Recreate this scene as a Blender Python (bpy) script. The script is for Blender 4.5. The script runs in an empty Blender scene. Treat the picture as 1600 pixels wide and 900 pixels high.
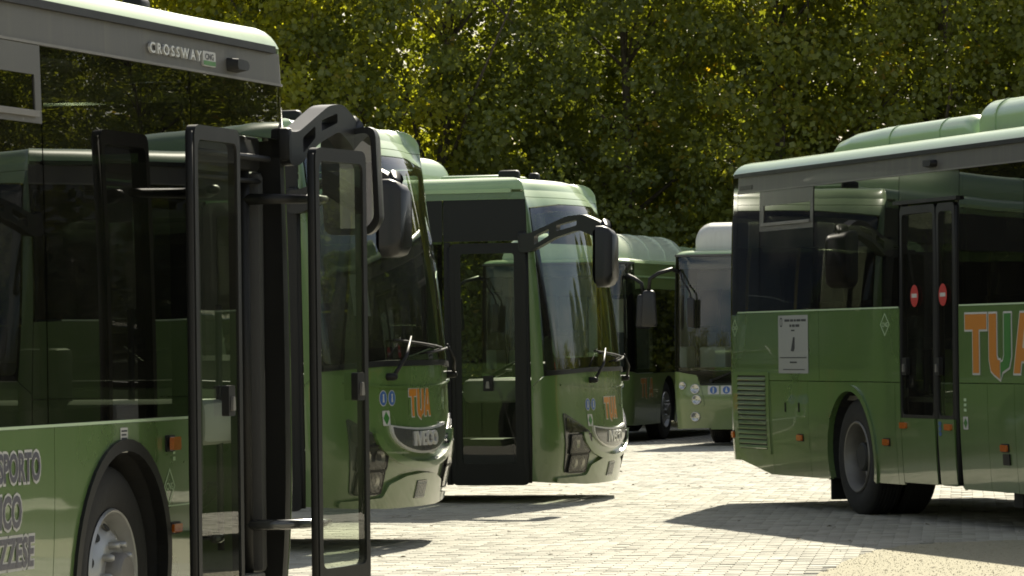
import bpy, bmesh, math, random
import numpy as np
from mathutils import Vector, Matrix
from mathutils.geometry import tessellate_polygon

R = math.radians
scene = bpy.context.scene
col = scene.collection
random.seed(7)

# ------------------------------------------------------------------ camera
CAM_H, PITCH, ROLL, FPX = 1.524, 0.01143, 0.01294, 6658.0
cd = bpy.data.cameras.new('camera')
cam = bpy.data.objects.new('camera', cd)
col.objects.link(cam)
cd.sensor_width = 36.0
cd.lens = FPX / 1600.0 * 36.0
cd.clip_start = 0.5
cd.clip_end = 2000.0
cam.matrix_world = (Matrix.Translation((0, 0, CAM_H)) @ Matrix.Rotation(math.pi / 2 + PITCH, 4, 'X')
                    @ Matrix.Rotation(-ROLL, 4, 'Z'))
scene.camera = cam

# ------------------------------------------------------------------ light
SUN_AZ = R(12.0)      # to the right of the view axis (+Y)
SUN_EL = R(37.0)
w = bpy.data.worlds.new('World')
scene.world = w
w.use_nodes = True
wn = w.node_tree
bg = wn.nodes['Background']
sky = wn.nodes.new('ShaderNodeTexSky')
sky.sky_type = 'NISHITA'
sky.sun_disc = False
sky.sun_elevation = SUN_EL
sky.sun_rotation = SUN_AZ
sky.air_density = 1.0
sky.dust_density = 1.5
sky.ozone_density = 1.0
# broken white cloud all over the sky (it is mirrored in the windscreens)
geo_ = wn.nodes.new('ShaderNodeTexCoord')
mp_ = wn.nodes.new('ShaderNodeMapping')
mp_.inputs['Scale'].default_value = (1.0, 1.0, 2.6)
cn_ = wn.nodes.new('ShaderNodeTexNoise')
cn_.inputs['Scale'].default_value = 2.6
cn_.inputs['Detail'].default_value = 7.0
cn_.inputs['Roughness'].default_value = 0.58
cr_ = wn.nodes.new('ShaderNodeValToRGB')
cr_.color_ramp.elements[0].position = 0.47
cr_.color_ramp.elements[1].position = 0.66
cm_ = wn.nodes.new('ShaderNodeMix')
cm_.data_type = 'RGBA'
cm_.inputs['B'].default_value = (11.0, 10.8, 10.2, 1)
wn.links.new(geo_.outputs['Generated'], mp_.inputs['Vector'])
wn.links.new(mp_.outputs['Vector'], cn_.inputs['Vector'])
wn.links.new(cn_.outputs['Fac'], cr_.inputs['Fac'])
wn.links.new(cr_.outputs['Color'], cm_.inputs['Factor'])
wn.links.new(sky.outputs['Color'], cm_.inputs['A'])
wn.links.new(cm_.outputs['Result'], bg.inputs['Color'])
bg.inputs['Strength'].default_value = 0.055
sl = bpy.data.lights.new('sun', 'SUN')
sl.energy = 5.0
sl.angle = R(0.5)
sl.color = (1.0, 0.935, 0.765)
sun = bpy.data.objects.new('sun', sl)
col.objects.link(sun)
sd = Vector((math.sin(SUN_AZ) * math.cos(SUN_EL), math.cos(SUN_AZ) * math.cos(SUN_EL), math.sin(SUN_EL)))
sun.rotation_euler = sd.to_track_quat('Z', 'Y').to_euler()
sun.location = (0, 30, 40)
vs = scene.view_settings
vs.view_transform = 'Standard'
vs.look = 'None'
vs.gamma = 1.0
vs.use_curve_mapping = False
vs.exposure = 0.95
scene.cycles.max_bounces = 10
scene.cycles.transparent_max_bounces = 24
scene.cycles.glossy_bounces = 5
scene.cycles.transmission_bounces = 8
scene.cycles.use_denoising = True
scene.cycles.filter_width = 1.8


# ------------------------------------------------------------------ materials
def new_mat(name):
    m = bpy.data.materials.new(name)
    m.use_nodes = True
    nt = m.node_tree
    return m, nt, nt.nodes['Principled BSDF'], nt.nodes['Material Output']


def pbr(name, color, rough=0.5, metal=0.0, coat=0.0, spec=0.5, noise=0.0, nscale=3.0, bump=0.0, bscale=3.0, bdist=0.01,
        emis=None, coat_rough=0.03):
    m, nt, p, out = new_mat(name)
    p.inputs['Base Color'].default_value = (*color, 1)
    p.inputs['Roughness'].default_value = rough
    p.inputs['Metallic'].default_value = metal
    p.inputs['Coat Weight'].default_value = coat
    p.inputs['Coat Roughness'].default_value = coat_rough
    p.inputs['Specular IOR Level'].default_value = spec
    tc = nt.nodes.new('ShaderNodeTexCoord')
    if noise > 0:
        n = nt.nodes.new('ShaderNodeTexNoise')
        n.inputs['Scale'].default_value = nscale
        n.inputs['Detail'].default_value = 6
        nt.links.new(tc.outputs['Object'], n.inputs['Vector'])
        mx = nt.nodes.new('ShaderNodeMix')
        mx.data_type = 'RGBA'
        mx.inputs['A'].default_value = (*[c * (1 - noise) for c in color], 1)
        mx.inputs['B'].default_value = (*[min(1, c * (1 + noise)) for c in color], 1)
        nt.links.new(n.outputs['Fac'], mx.inputs['Factor'])
        nt.links.new(mx.outputs['Result'], p.inputs['Base Color'])
        mr = nt.nodes.new('ShaderNodeMapRange')
        mr.inputs['To Min'].default_value = max(0.02, rough - 0.12 * min(1, noise * 3))
        mr.inputs['To Max'].default_value = min(1, rough + 0.12 * min(1, noise * 3))
        nt.links.new(n.outputs['Fac'], mr.inputs['Value'])
        nt.links.new(mr.outputs['Result'], p.inputs['Roughness'])
    if bump > 0:
        b = nt.nodes.new('ShaderNodeBump')
        b.inputs['Strength'].default_value = bump
        b.inputs['Distance'].default_value = bdist
        n2 = nt.nodes.new('ShaderNodeTexNoise')
        n2.inputs['Scale'].default_value = bscale
        n2.inputs['Detail'].default_value = 1.0
        nt.links.new(tc.outputs['Object'], n2.inputs['Vector'])
        nt.links.new(n2.outputs['Fac'], b.inputs['Height'])
        nt.links.new(b.outputs['Normal'], p.inputs['Normal'])
        if coat > 0:
            nt.links.new(b.outputs['Normal'], p.inputs['Coat Normal'])
    return m


def glass(name, tint, ior=1.5, rough=0.0, wob=0.0, dust=0.02):
    """thin tinted pane: transmits tinted light, mirrors by fresnel, carries a little dust"""
    m, nt, p, out = new_mat(name)
    nt.nodes.remove(p)
    tr = nt.nodes.new('ShaderNodeBsdfTransparent')
    tr.inputs['Color'].default_value = (*tint, 1)
    gl = nt.nodes.new('ShaderNodeBsdfGlossy')
    gl.inputs['Roughness'].default_value = rough
    gl.inputs['Color'].default_value = (0.95, 0.95, 0.95, 1)
    fr = nt.nodes.new('ShaderNodeFresnel')
    fr.inputs['IOR'].default_value = ior
    mx = nt.nodes.new('ShaderNodeMixShader')
    df = nt.nodes.new('ShaderNodeBsdfDiffuse')
    df.inputs['Color'].default_value = (0.4, 0.38, 0.3, 1)
    m2 = nt.nodes.new('ShaderNodeMixShader')
    tc = nt.nodes.new('ShaderNodeTexCoord')
    nz = nt.nodes.new('ShaderNodeTexNoise')
    nz.inputs['Scale'].default_value = 4.0
    nz.inputs['Detail'].default_value = 8.0
    nt.links.new(tc.outputs['Object'], nz.inputs['Vector'])
    mr = nt.nodes.new('ShaderNodeMapRange')
    mr.inputs['To Min'].default_value = 0.0
    mr.inputs['To Max'].default_value = dust * 2
    nt.links.new(nz.outputs['Fac'], mr.inputs['Value'])
    nt.links.new(mr.outputs['Result'], m2.inputs['Fac'])
    nt.links.new(tr.outputs['BSDF'], m2.inputs[1])
    nt.links.new(df.outputs['BSDF'], m2.inputs[2])
    nt.links.new(fr.outputs['Fac'], mx.inputs['Fac'])
    nt.links.new(m2.outputs['Shader'], mx.inputs[1])
    nt.links.new(gl.outputs['BSDF'], mx.inputs[2])
    nt.links.new(mx.outputs['Shader'], out.inputs['Surface'])
    if wob > 0:
        b = nt.nodes.new('ShaderNodeBump')
        b.inputs['Strength'].default_value = wob
        b.inputs['Distance'].default_value = 0.01
        n2 = nt.nodes.new('ShaderNodeTexNoise')
        n2.inputs['Scale'].default_value = 1.6
        n2.inputs['Detail'].default_value = 0.0
        nt.links.new(tc.outputs['Object'], n2.inputs['Vector'])
        nt.links.new(n2.outputs['Fac'], b.inputs['Height'])
        nt.links.new(b.outputs['Normal'], gl.inputs['Normal'])
        nt.links.new(b.outputs['Normal'], fr.inputs['Normal'])
    return m


def add_dirt(m, top=0.85, bot=0.28, amt=0.30, streak=0.10):
    nt = m.node_tree
    p = nt.nodes['Principled BSDF']
    src = p.inputs['Base Color'].links[0].from_socket
    tc = nt.nodes.new('ShaderNodeTexCoord')
    sx = nt.nodes.new('ShaderNodeSeparateXYZ')
    nt.links.new(tc.outputs['Object'], sx.inputs['Vector'])
    mr = nt.nodes.new('ShaderNodeMapRange')
    mr.inputs['From Min'].default_value = top
    mr.inputs['From Max'].default_value = bot
    mr.inputs['To Min'].default_value = 0.0
    mr.inputs['To Max'].default_value = amt
    nt.links.new(sx.outputs['Z'], mr.inputs['Value'])
    n = nt.nodes.new('ShaderNodeTexNoise')
    n.inputs['Scale'].default_value = 5.0
    n.inputs['Detail'].default_value = 8.0
    nt.links.new(tc.outputs['Object'], n.inputs['Vector'])
    mp = nt.nodes.new('ShaderNodeMapping')
    mp.inputs['Scale'].default_value = (22.0, 22.0, 0.9)
    nt.links.new(tc.outputs['Object'], mp.inputs['Vector'])
    n2 = nt.nodes.new('ShaderNodeTexNoise')
    n2.inputs['Scale'].default_value = 1.0
    n2.inputs['Detail'].default_value = 4.0
    nt.links.new(mp.outputs['Vector'], n2.inputs['Vector'])
    m1 = nt.nodes.new('ShaderNodeMath')
    m1.operation = 'MULTIPLY'
    nt.links.new(mr.outputs['Result'], m1.inputs[0])
    nt.links.new(n.outputs['Fac'], m1.inputs[1])
    r2 = nt.nodes.new('ShaderNodeMapRange')
    r2.inputs['From Min'].default_value = 0.5
    r2.inputs['From Max'].default_value = 0.8
    r2.inputs['To Max'].default_value = streak
    nt.links.new(n2.outputs['Fac'], r2.inputs['Value'])
    ad = nt.nodes.new('ShaderNodeMath')
    ad.operation = 'ADD'
    ad.use_clamp = True
    nt.links.new(m1.outputs['Value'], ad.inputs[0])
    nt.links.new(r2.outputs['Result'], ad.inputs[1])
    mx = nt.nodes.new('ShaderNodeMix')
    mx.data_type = 'RGBA'
    mx.inputs['B'].default_value = (0.26, 0.235, 0.165, 1)
    nt.links.new(ad.outputs['Value'], mx.inputs['Factor'])
    nt.links.new(src, mx.inputs['A'])
    nt.links.new(mx.outputs['Result'], p.inputs['Base Color'])


M = {}
M['green'] = pbr('green_paint', (0.082, 0.146, 0.041), 0.28, coat=0.8, noise=0.08, nscale=1.2, bump=0.22, bscale=1.5, bdist=0.012)
M['city_green'] = pbr('city_green_paint', (0.12, 0.175, 0.055), 0.34, coat=0.7, noise=0.08, nscale=1.2, bump=0.15, bscale=1.5, bdist=0.01)
M['roof_sunlit'] = pbr('roof_sunlit_green', (0.31, 0.44, 0.21), 0.34, coat=0.5, noise=0.12, nscale=2.5)  # bus green lightened on top: sun glare is put into the colour
M['pod_green'] = pbr('pod_green_paint', (0.30, 0.42, 0.23), 0.36, coat=0.4, noise=0.12, nscale=2.0)
M['pod_sunlit'] = pbr('pod_sunlit_green', (0.66, 0.74, 0.57), 0.38, coat=0.4, noise=0.08, nscale=2.0)  # pod green raised towards white, sunlight painted into the colour
M['pod_grey'] = pbr('pod_grey_paint', (0.55, 0.55, 0.5), 0.4, coat=0.3, noise=0.08, nscale=2.0)
M['grey'] = pbr('grey_paint', (0.072, 0.07, 0.062), 0.5, coat=0.08, noise=0.08, nscale=2.0)
M['black_gloss'] = pbr('black_gloss', (0.006, 0.006, 0.005), 0.08, coat=0.0, spec=0.4, bump=0.1, bscale=1.3, bdist=0.01)
M['black_plastic'] = pbr('black_plastic', (0.010, 0.010, 0.009), 0.5, spec=0.3, noise=0.25, nscale=5.0)
M['mirror_plastic'] = pbr('mirror_plastic', (0.014, 0.014, 0.0135), 0.4, spec=0.4, noise=0.15, nscale=6.0)
M['rubber'] = pbr('rubber', (0.010, 0.010, 0.009), 0.7, spec=0.3, noise=0.3, nscale=9.0)
M['tyre'] = pbr('tyre_rubber', (0.014, 0.0135, 0.012), 0.82, noise=0.35, nscale=14.0, bump=0.3, bscale=60.0, bdist=0.004)
M['rim'] = pbr('rim_steel', (0.42, 0.42, 0.4), 0.42, metal=0.7, noise=0.2, nscale=8.0)
M['rim_dirty'] = pbr('rim_steel_dirty', (0.2, 0.19, 0.17), 0.55, metal=0.6, noise=0.3, nscale=8.0)
M['chassis'] = pbr('chassis_black', (0.02, 0.02, 0.018), 0.7, noise=0.3, nscale=4.0)
M['chrome'] = pbr('chrome', (0.75, 0.75, 0.72), 0.14, metal=1.0)
M['silver'] = pbr('silver_letters', (0.62, 0.62, 0.6), 0.3, metal=0.35)
M['badge_grey'] = pbr('badge_grey', (0.06, 0.062, 0.06), 0.25, coat=0.6)
M['white'] = pbr('white_print', (0.42, 0.42, 0.395), 0.5)
M['paper'] = pbr('paper', (0.27, 0.28, 0.265), 0.6)
M['ink'] = pbr('ink', (0.03, 0.032, 0.035), 0.6)
M['letter_dark'] = pbr('letter_dark', (0.06, 0.06, 0.085), 0.4)
M['orange_print'] = pbr('orange_print', (0.46, 0.17, 0.015), 0.4, coat=0.3)
M['leaf_print'] = pbr('leaf_green_print', (0.035, 0.16, 0.025), 0.4, coat=0.3)
M['blue_print'] = pbr('blue_print', (0.035, 0.10, 0.28), 0.4)
M['red_print'] = pbr('red_print', (0.38, 0.025, 0.02), 0.4)
M['pale_line'] = pbr('pale_green_line', (0.4, 0.52, 0.33), 0.5)
M['amber'] = pbr('amber_lens', (0.45, 0.11, 0.01), 0.18, coat=0.8, noise=0.1, nscale=30.0)
M['lamp_dark'] = pbr('lamp_housing', (0.05, 0.052, 0.05), 0.2, coat=0.8)
M['reflector'] = pbr('lamp_reflector', (0.42, 0.42, 0.4), 0.22, metal=0.8)
M['seat'] = pbr('seat_fabric', (0.05, 0.06, 0.075), 0.9, noise=0.3, nscale=20.0)
M['interior'] = pbr('interior_plastic', (0.32, 0.33, 0.31), 0.7, noise=0.1, nscale=3.0)
M['interior_dark'] = pbr('interior_dark', (0.045, 0.045, 0.043), 0.7, noise=0.1, nscale=3.0)
M['floor'] = pbr('vinyl_floor', (0.09, 0.085, 0.075), 0.6, noise=0.2, nscale=20.0)
M['rail'] = pbr('rail_yellow', (0.45, 0.3, 0.03), 0.4)
M['mirror_glass'] = pbr('mirror_glass', (0.85, 0.85, 0.83), 0.02, metal=1.0)
for k_ in ('green', 'city_green'):
    add_dirt(M[k_])
for k_ in ('roof_sunlit', 'pod_green', 'pod_sunlit', 'pod_grey', 'grey'):
    add_dirt(M[k_], 0.0, -1.0, 0.0, 0.16)
M['win'] = glass('tinted_glass', (0.20, 0.22, 0.175), 1.62, wob=0.10, dust=0.012)
M['win_dark'] = glass('dark_tinted_glass', (0.07, 0.078, 0.062), 1.52, wob=0.10, dust=0.012)
M['wind'] = glass('windscreen_glass', (0.72, 0.79, 0.68), 1.62, wob=0.06, dust=0.03)
M['doorg'] = glass('door_glass', (0.58, 0.64, 0.54), 1.5, wob=0.08, dust=0.02)
M['lens'] = glass('lamp_lens', (0.85, 0.85, 0.83), 1.5, dust=0.05)


# ------------------------------------------------------------------ mesh helpers
def link(o, parent=None):
    col.objects.link(o)
    if parent is not None:
        o.parent = parent
    return o


def mesh_obj(name, verts, faces, mat, parent=None, smooth=False, normals=None):
    me = bpy.data.meshes.new(name)
    me.from_pydata([tuple(v) for v in verts], [], faces)
    if mat is not None:
        me.materials.append(mat)
    if smooth:
        me.polygons.foreach_set('use_smooth', [True] * len(me.polygons))
    me.update()
    if normals is not None:
        me.normals_split_custom_set(normals)
    o = bpy.data.objects.new(name, me)
    return link(o, parent)


def bm_obj(name, bm, mat, parent=None, smooth=False, angle=None):
    me = bpy.data.meshes.new(name)
    bmesh.ops.recalc_face_normals(bm, faces=bm.faces[:])
    bm.to_mesh(me)
    bm.free()
    me.materials.append(mat)
    if smooth or angle:
        me.polygons.foreach_set('use_smooth', [True] * len(me.polygons))
        if angle:
            me.set_sharp_from_angle(angle=R(angle))
    o = bpy.data.objects.new(name, me)
    return link(o, parent)


def empty(name, loc, rz=0.0, ry=0.0):
    o = bpy.data.objects.new(name, None)
    o.empty_display_size = 0.3
    o.location = loc
    o.rotation_euler = (0, ry, rz)
    return link(o)


def tag(o, label=None, cat=None, group=None, kind=None):
    if label:
        o['label'] = label
    if cat:
        o['category'] = cat
    if group:
        o['group'] = group
    if kind:
        o['kind'] = kind
    return o


def box(name, lo, hi, mat, parent, bev=0.0, seg=2, rot=None, pivot=None):
    bm = bmesh.new()
    bmesh.ops.create_cube(bm, size=1.0)
    for v in bm.verts:
        v.co = Vector([lo[i] + (v.co[i] + 0.5) * (hi[i] - lo[i]) for i in range(3)])
    if bev > 0:
        bmesh.ops.bevel(bm, geom=bm.edges[:], offset=bev, segments=seg, profile=0.5, affect='EDGES')
    if rot is not None:
        pv = Vector(pivot) if pivot else (Vector(lo) + Vector(hi)) / 2
        bmesh.ops.rotate(bm, cent=pv, matrix=rot, verts=bm.verts[:])
    return bm_obj(name, bm, mat, parent, angle=35)


def tube_data(path, rad, n=10, cap=True):
    pts = [Vector(p) for p in path]
    rads = rad if isinstance(rad, (list, tuple)) else [rad] * len(pts)
    verts, faces = [], []
    t0 = (pts[1] - pts[0]).normalized()
    ref = Vector((0, 0, 1)) if abs(t0.z) < 0.9 else Vector((1, 0, 0))
    u = t0.cross(ref).normalized()
    for i, p in enumerate(pts):
        t = (pts[min(i + 1, len(pts) - 1)] - pts[max(i - 1, 0)]).normalized()
        u = (u - t * u.dot(t)).normalized()
        v = t.cross(u)
        for k in range(n):
            a = 2 * math.pi * k / n
            verts.append(p + (u * math.cos(a) + v * math.sin(a)) * rads[i])
    for i in range(len(pts) - 1):
        for k in range(n):
            a, b = i * n + k, i * n + (k + 1) % n
            faces.append((a, b, b + n, a + n))
    if cap:
        faces.append(tuple(range(n - 1, -1, -1)))
        faces.append(tuple((len(pts) - 1) * n + k for k in range(n)))
    return verts, faces


def tube(name, path, rad, mat, parent, n=10):
    v, f = tube_data(path, rad, n)
    return mesh_obj(name, v, f, mat, parent, smooth=True)


def lathe_data(prof, centre, axis='y', n=48, sgn=1.0):
    """prof: (radius, offset along axis)"""
    verts, faces = [], []
    c = Vector(centre)
    for (r, o) in prof:
        for k in range(n):
            a = 2 * math.pi * k / n
            if axis == 'y':
                verts.append(c + Vector((r * math.cos(a), o * sgn, r * math.sin(a))))
            elif axis == 'x':
                verts.append(c + Vector((o * sgn, r * math.cos(a), r * math.sin(a))))
            else:
                verts.append(c + Vector((r * math.cos(a), r * math.sin(a), o * sgn)))
    for i in range(len(prof) - 1):
        for k in range(n):
            a, b = i * n + k, i * n + (k + 1) % n
            faces.append((a, b, b + n, a + n))
    return verts, faces


def lathe(name, prof, centre, mat, parent, axis='y', n=48, sgn=1.0, angle=40):
    v, f = lathe_data(prof, centre, axis, n, sgn)
    bm = bmesh.new()
    bv = [bm.verts.new(x) for x in v]
    for q in f:
        bm.faces.new([bv[i] for i in q])
    return bm_obj(name, bm, mat, parent, angle=angle)


def rounded(pts, r, n=5):
    """round the corners of a 2-D polygon"""
    out = []
    N = len(pts)
    for i in range(N):
        p0, p1, p2 = Vector(pts[i - 1]), Vector(pts[i]), Vector(pts[(i + 1) % N])
        a, b = (p0 - p1), (p2 - p1)
        rr = min(r, a.length * 0.45, b.length * 0.45)
        a, b = p1 + a.normalized() * rr, p1 + b.normalized() * rr
        for k in range(n + 1):
            t = k / n
            out.append(tuple(a * (1 - t) ** 2 + p1 * 2 * t * (1 - t) + b * t * t))
    return out


def rect(x0, x1, z0, z1, r=0.0, n=5):
    p = [(x0, z0), (x1, z0), (x1, z1), (x0, z1)]
    return rounded(p, r, n) if r > 0 else p


def ellipse(cx, cz, rx, rz, n=28):
    return [(cx + rx * math.cos(2 * math.pi * k / n), cz + rz * math.sin(2 * math.pi * k / n)) for k in range(n)]


def prism(name, poly, holes, thick, frame, mat, parent, bev=0.0):
    """flat plate with holes: poly in 2-D, frame maps (u,v,w) to 3-D"""
    loops = [poly] + list(holes)
    flat = [p for l in loops for p in l]
    tris = tessellate_polygon([[Vector((p[0], p[1], 0)) for p in l] for l in loops])
    n = len(flat)
    verts = [frame(p[0], p[1], 0.0) for p in flat] + [frame(p[0], p[1], thick) for p in flat]
    faces = [tuple(t) for t in tris] + [tuple(i + n for i in reversed(t)) for t in tris]
    o = 0
    for l in loops:
        for k in range(len(l)):
            a, b = o + k, o + (k + 1) % len(l)
            faces.append((a, b, b + n, a + n))
        o += len(l)
    bm = bmesh.new()
    bv = [bm.verts.new(v) for v in verts]
    for f in faces:
        try:
            bm.faces.new([bv[i] for i in f])
        except ValueError:
            pass
    return bm_obj(name, bm, mat, parent, angle=35)


_font_cache = {}


def text_mesh(body, embolden=0.0, extrude=0.0, space=1.0):
    key = (body, embolden, extrude, space)
    if key in _font_cache:
        return _font_cache[key]
    cu = bpy.data.curves.new('t', 'FONT')
    cu.body = body
    cu.size = 1.0
    cu.offset = embolden
    cu.extrude = extrude
    cu.space_character = space
    cu.resolution_u = 3
    o = bpy.data.objects.new('t', cu)
    col.objects.link(o)
    dg = bpy.context.evaluated_depsgraph_get()
    dg.update()
    me = bpy.data.meshes.new_from_object(o.evaluated_get(dg))
    vs_ = [tuple(v.co) for v in me.vertices]
    fs_ = [tuple(p.vertices) for p in me.polygons]
    bpy.data.objects.remove(o)
    bpy.data.curves.remove(cu)
    bpy.data.meshes.remove(me)
    _font_cache[key] = (vs_, fs_)
    return vs_, fs_


# ------------------------------------------------------------------ bus body surface
def sstep(t):
    t = min(1.0, max(0.0, t))
    return t * t * (3 - 2 * t)


class Body:
    """skin of a bus: s = arc length round the plan outline (0 = front centre, negative = right side), z = height"""

    def __init__(self, L=12.12, W=2.55, bow=0.26, rc=0.24, rr=0.14, rake=0.27, dome=0.09, x0=0.08, tuck=0.28, gutter=2.97, crown=0.15,
                 lean=0.04):
        self.L, self.W, self.rake, self.dome, self.tuck = L, W, rake, dome, tuck
        self.gutter, self.crown, self.lean = gutter, crown, lean
        h = W / 2
        pts = []
        yf = h - rc
        for k in range(25):
            y = yf * k / 24
            pts.append((x0 - bow * (y / h) ** 2.0, y))
        x1, y1 = pts[-1]
        slope = -2 * bow * (yf / h) / h
        p0, p3 = Vector((x1, y1)), Vector((x1 - rc * 1.15 + slope * rc * 0.3, h))
        d0 = Vector((slope, 1)).normalized()
        p1, p2 = p0 + d0 * rc * 0.62, p3 + Vector((1, 0)) * rc * 0.66
        for k in range(1, 21):
            t = k / 20
            q = p0 * (1 - t) ** 3 + p1 * 3 * t * (1 - t) ** 2 + p2 * 3 * t * t * (1 - t) + p3 * t ** 3
            pts.append((q.x, q.y))
        self.xside = p3.x
        for X in np.linspace(p3.x, -L + rr, 60)[1:]:
            pts.append((float(X), h))
        for k in range(1, 11):
            a = math.pi / 2 * k / 10
            pts.append((-L + rr - rr * math.sin(a), h - rr + rr * math.cos(a)))
        for k in range(1, 9):
            pts.append((-L - 0.03 * (k / 8), (h - rr) * (1 - k / 8)))
        P = np.array(pts)
        self.P = P
        d = np.hypot(*np.diff(P, axis=0).T)
        self.S = np.r_[0, np.cumsum(d)]
        self.total = self.S[-1]
        i0 = 44
        self.s_side0 = self.S[i0]

    def sx(self, X):                       # arc length of a side station X
        return float(self.s_side0 + (self.xside - X))

    def sR(self, X):
        return -self.sx(X)

    def sL(self, X):
        return self.sx(X)

    def plan(self, s):
        a = abs(s)
        X = float(np.interp(a, self.S, self.P[:, 0]))
        Y = float(np.interp(a, self.S, self.P[:, 1]))
        return X, (-Y if s < 0 else Y)

    def pos(self, s, z):
        X, Y = self.plan(s)
        ins = 0.03 * max(0, (1.0 - z) / 0.7) ** 2 + 0.03 * max(0, (z - 1.3) / 1.67) ** 2
        Y *= 1 - ins / (self.W / 2)
        wf = sstep((X + 0.42) / 0.38)
        t = max(0.0, (z - 1.25) / 1.72)
        rk = self.rake * (0.45 * t + 0.55 * t * t) + self.tuck * max(0.0, 0.62 - z) ** 1.3
        if z > 2.72:
            rk += self.dome * ((z - 2.72) / 0.25) ** 2
        rk -= 0.02 * math.exp(-((z - 0.72) / 0.18) ** 2)
        X -= rk * wf
        wr = sstep((-self.L + 0.9 - X) / 0.8)
        X += wr * self.lean * max(0.0, (z - 1.4) / 1.5)
        return Vector((X, Y, z))

    def nrm(self, s, z):
        e = 0.01
        a = self.pos(s + e, z) - self.pos(s - e, z)
        b = self.pos(s, z + e) - self.pos(s, z - e)
        n = a.cross(b)
        return n.normalized()

    def pt(self, s, z, off=0.0):
        return self.pos(s, z) + self.nrm(s, z) * off

    def panel(self, name, poly, mat, parent, off=0.0, thick=0.015, holes=(), ds=0.07, dz=0.16):
        """poly in (s, z); filled, cut fine enough to follow the curves, given a rim"""
        loops = [list(poly)] + [list(h) for h in holes]
        flat = [p for l in loops for p in l]
        tris = tessellate_polygon([[Vector((p[0], p[1], 0)) for p in l] for l in loops])
        bm = bmesh.new()
        bv = [bm.verts.new((p[0], p[1], 0)) for p in flat]
        for t in tris:
            try:
                bm.faces.new([bv[i] for i in t])
            except ValueError:
                pass
        smin, smax = min(p[0] for p in flat), max(p[0] for p in flat)
        zmin, zmax = min(p[1] for p in flat), max(p[1] for p in flat)
        cuts = []
        lim = self.sx(-1.5)
        far = self.sx(-self.L + 0.9)
        s = smin
        ks = math.ceil(smin / ds)
        while ks * ds < smax:
            v = ks * ds
            if v > smin + 1e-4 and (abs(v) < lim or abs(v) > far or ks % 12 == 0):
                cuts.append(('s', v))
            ks += 1
        kz = math.ceil(zmin / dz)
        while kz * dz < zmax:
            if kz * dz > zmin + 1e-4:
                cuts.append(('z', kz * dz))
            kz += 1
        for zz in (2.72, 2.80, 2.88, 0.36, 0.45, 0.55):
            if zmin < zz < zmax:
                cuts.append(('z', zz))
        for kind, v in cuts:
            co = (v, 0, 0) if kind == 's' else (0, v, 0)
            no = (1, 0, 0) if kind == 's' else (0, 1, 0)
            bmesh.ops.bisect_plane(bm, geom=bm.verts[:] + bm.edges[:] + bm.faces[:], plane_co=co, plane_no=no)
        bmesh.ops.remove_doubles(bm, verts=bm.verts[:], dist=1e-5)
        bm.verts.index_update()
        P2 = [(v.co.x, v.co.y) for v in bm.verts]
        top = [self.pos(*p) for p in P2]
        nr = [self.nrm(*p) for p in P2]
        V = [top[i] + nr[i] * off for i in range(len(P2))]
        F, N = [], []
        for f in bm.faces:
            ids = [v.index for v in f.verts]
            fn = (V[ids[1]] - V[ids[0]]).cross(V[ids[2]] - V[ids[0]])
            if fn.dot(nr[ids[0]]) < 0:
                ids.reverse()
            F.append(tuple(ids))
            N += [nr[i] for i in ids]
        if thick > 0:
            for e in bm.edges:
                if len(e.link_faces) != 1:
                    continue
                a, b = e.verts[0].index, e.verts[1].index
                fc = e.link_faces[0].calc_center_median()
                pa, pb = V[a], V[b]
                qa, qb = top[a] + nr[a] * (off - thick), top[b] + nr[b] * (off - thick)
                mid2 = Vector(((P2[a][0] + P2[b][0]) / 2 - fc.x, (P2[a][1] + P2[b][1]) / 2 - fc.y))
                k = len(V)
                V += [pa, pb, qb, qa]
                fn = (pb - pa).cross(qa - pa)
                out = (self.pt(P2[a][0] + mid2.x * 0.01, P2[a][1] + mid2.y * 0.01) - top[a])
                ids = [k, k + 1, k + 2, k + 3]
                if fn.dot(out) < 0:
                    ids.reverse()
                    fn = -fn
                if fn.length > 1e-12:
                    fn.normalize()
                else:
                    fn = nr[a]
                F.append(tuple(ids))
                N += [fn] * 4
        bm.free()
        return mesh_obj(name, V, F, mat, parent, smooth=True, normals=N)

    def text(self, name, body, s0, z0, wid, hgt, mat, parent, off=0.004, bold=0.0, extrude=0.0, slant=0.0, space=1.0):
        vs_, fs_ = text_mesh(body, bold, extrude, space)
        a = np.array(vs_)
        lo, hi = a.min(0), a.max(0)
        sc = (wid / max(1e-6, hi[0] - lo[0]), hgt / max(1e-6, hi[1] - lo[1]))
        V = []
        for (x, y, zz) in vs_:
            u, v = (x - lo[0]) * sc[0], (y - lo[1]) * sc[1]
            V.append(self.pt(s0 + u + slant * v, z0 + v, off + (zz * 0.12 if extrude else 0.0)))
        return mesh_obj(name, V, fs_, mat, parent)

    def roof(self, name, mat, parent):
        g = self.gutter
        ts = [0, 0.004, 0.012, 0.025, 0.045, 0.075, 0.12, 0.2, 0.35, 0.6, 1.0]
        S = [s for s in self.S if True]
        ring = []
        n = len(S)
        for sg in (-1, 1):
            for t in ts:
                row = []
                for s in S:
                    b = self.pos(sg * s if s > 0 else sg * 1e-6, g)
                    sp = Vector((min(max(b.x, -self.L + 1.0), -1.5), 0, g))
                    p = b.lerp(sp, t)
                    d = (p - b).length
                    r = 0.055
                    z = g + self.crown * 0.72 * (1 - math.exp(-d / r)) + self.crown * 0.28 * min(1, d / 1.2)
                    row.append(Vector((p.x, p.y, z)))
                ring.append(row)
        V, F = [], []
        m = len(ts)
        for h in range(2):
            base = len(V)
            for row in ring[h * m:(h + 1) * m]:
                V += row
            for i in range(m - 1):
                for k in range(n - 1):
                    a = base + i * n + k
                    q = (a, a + 1, a + 1 + n, a + n)
                    F.append(q if h == 1 else q[::-1])
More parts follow.
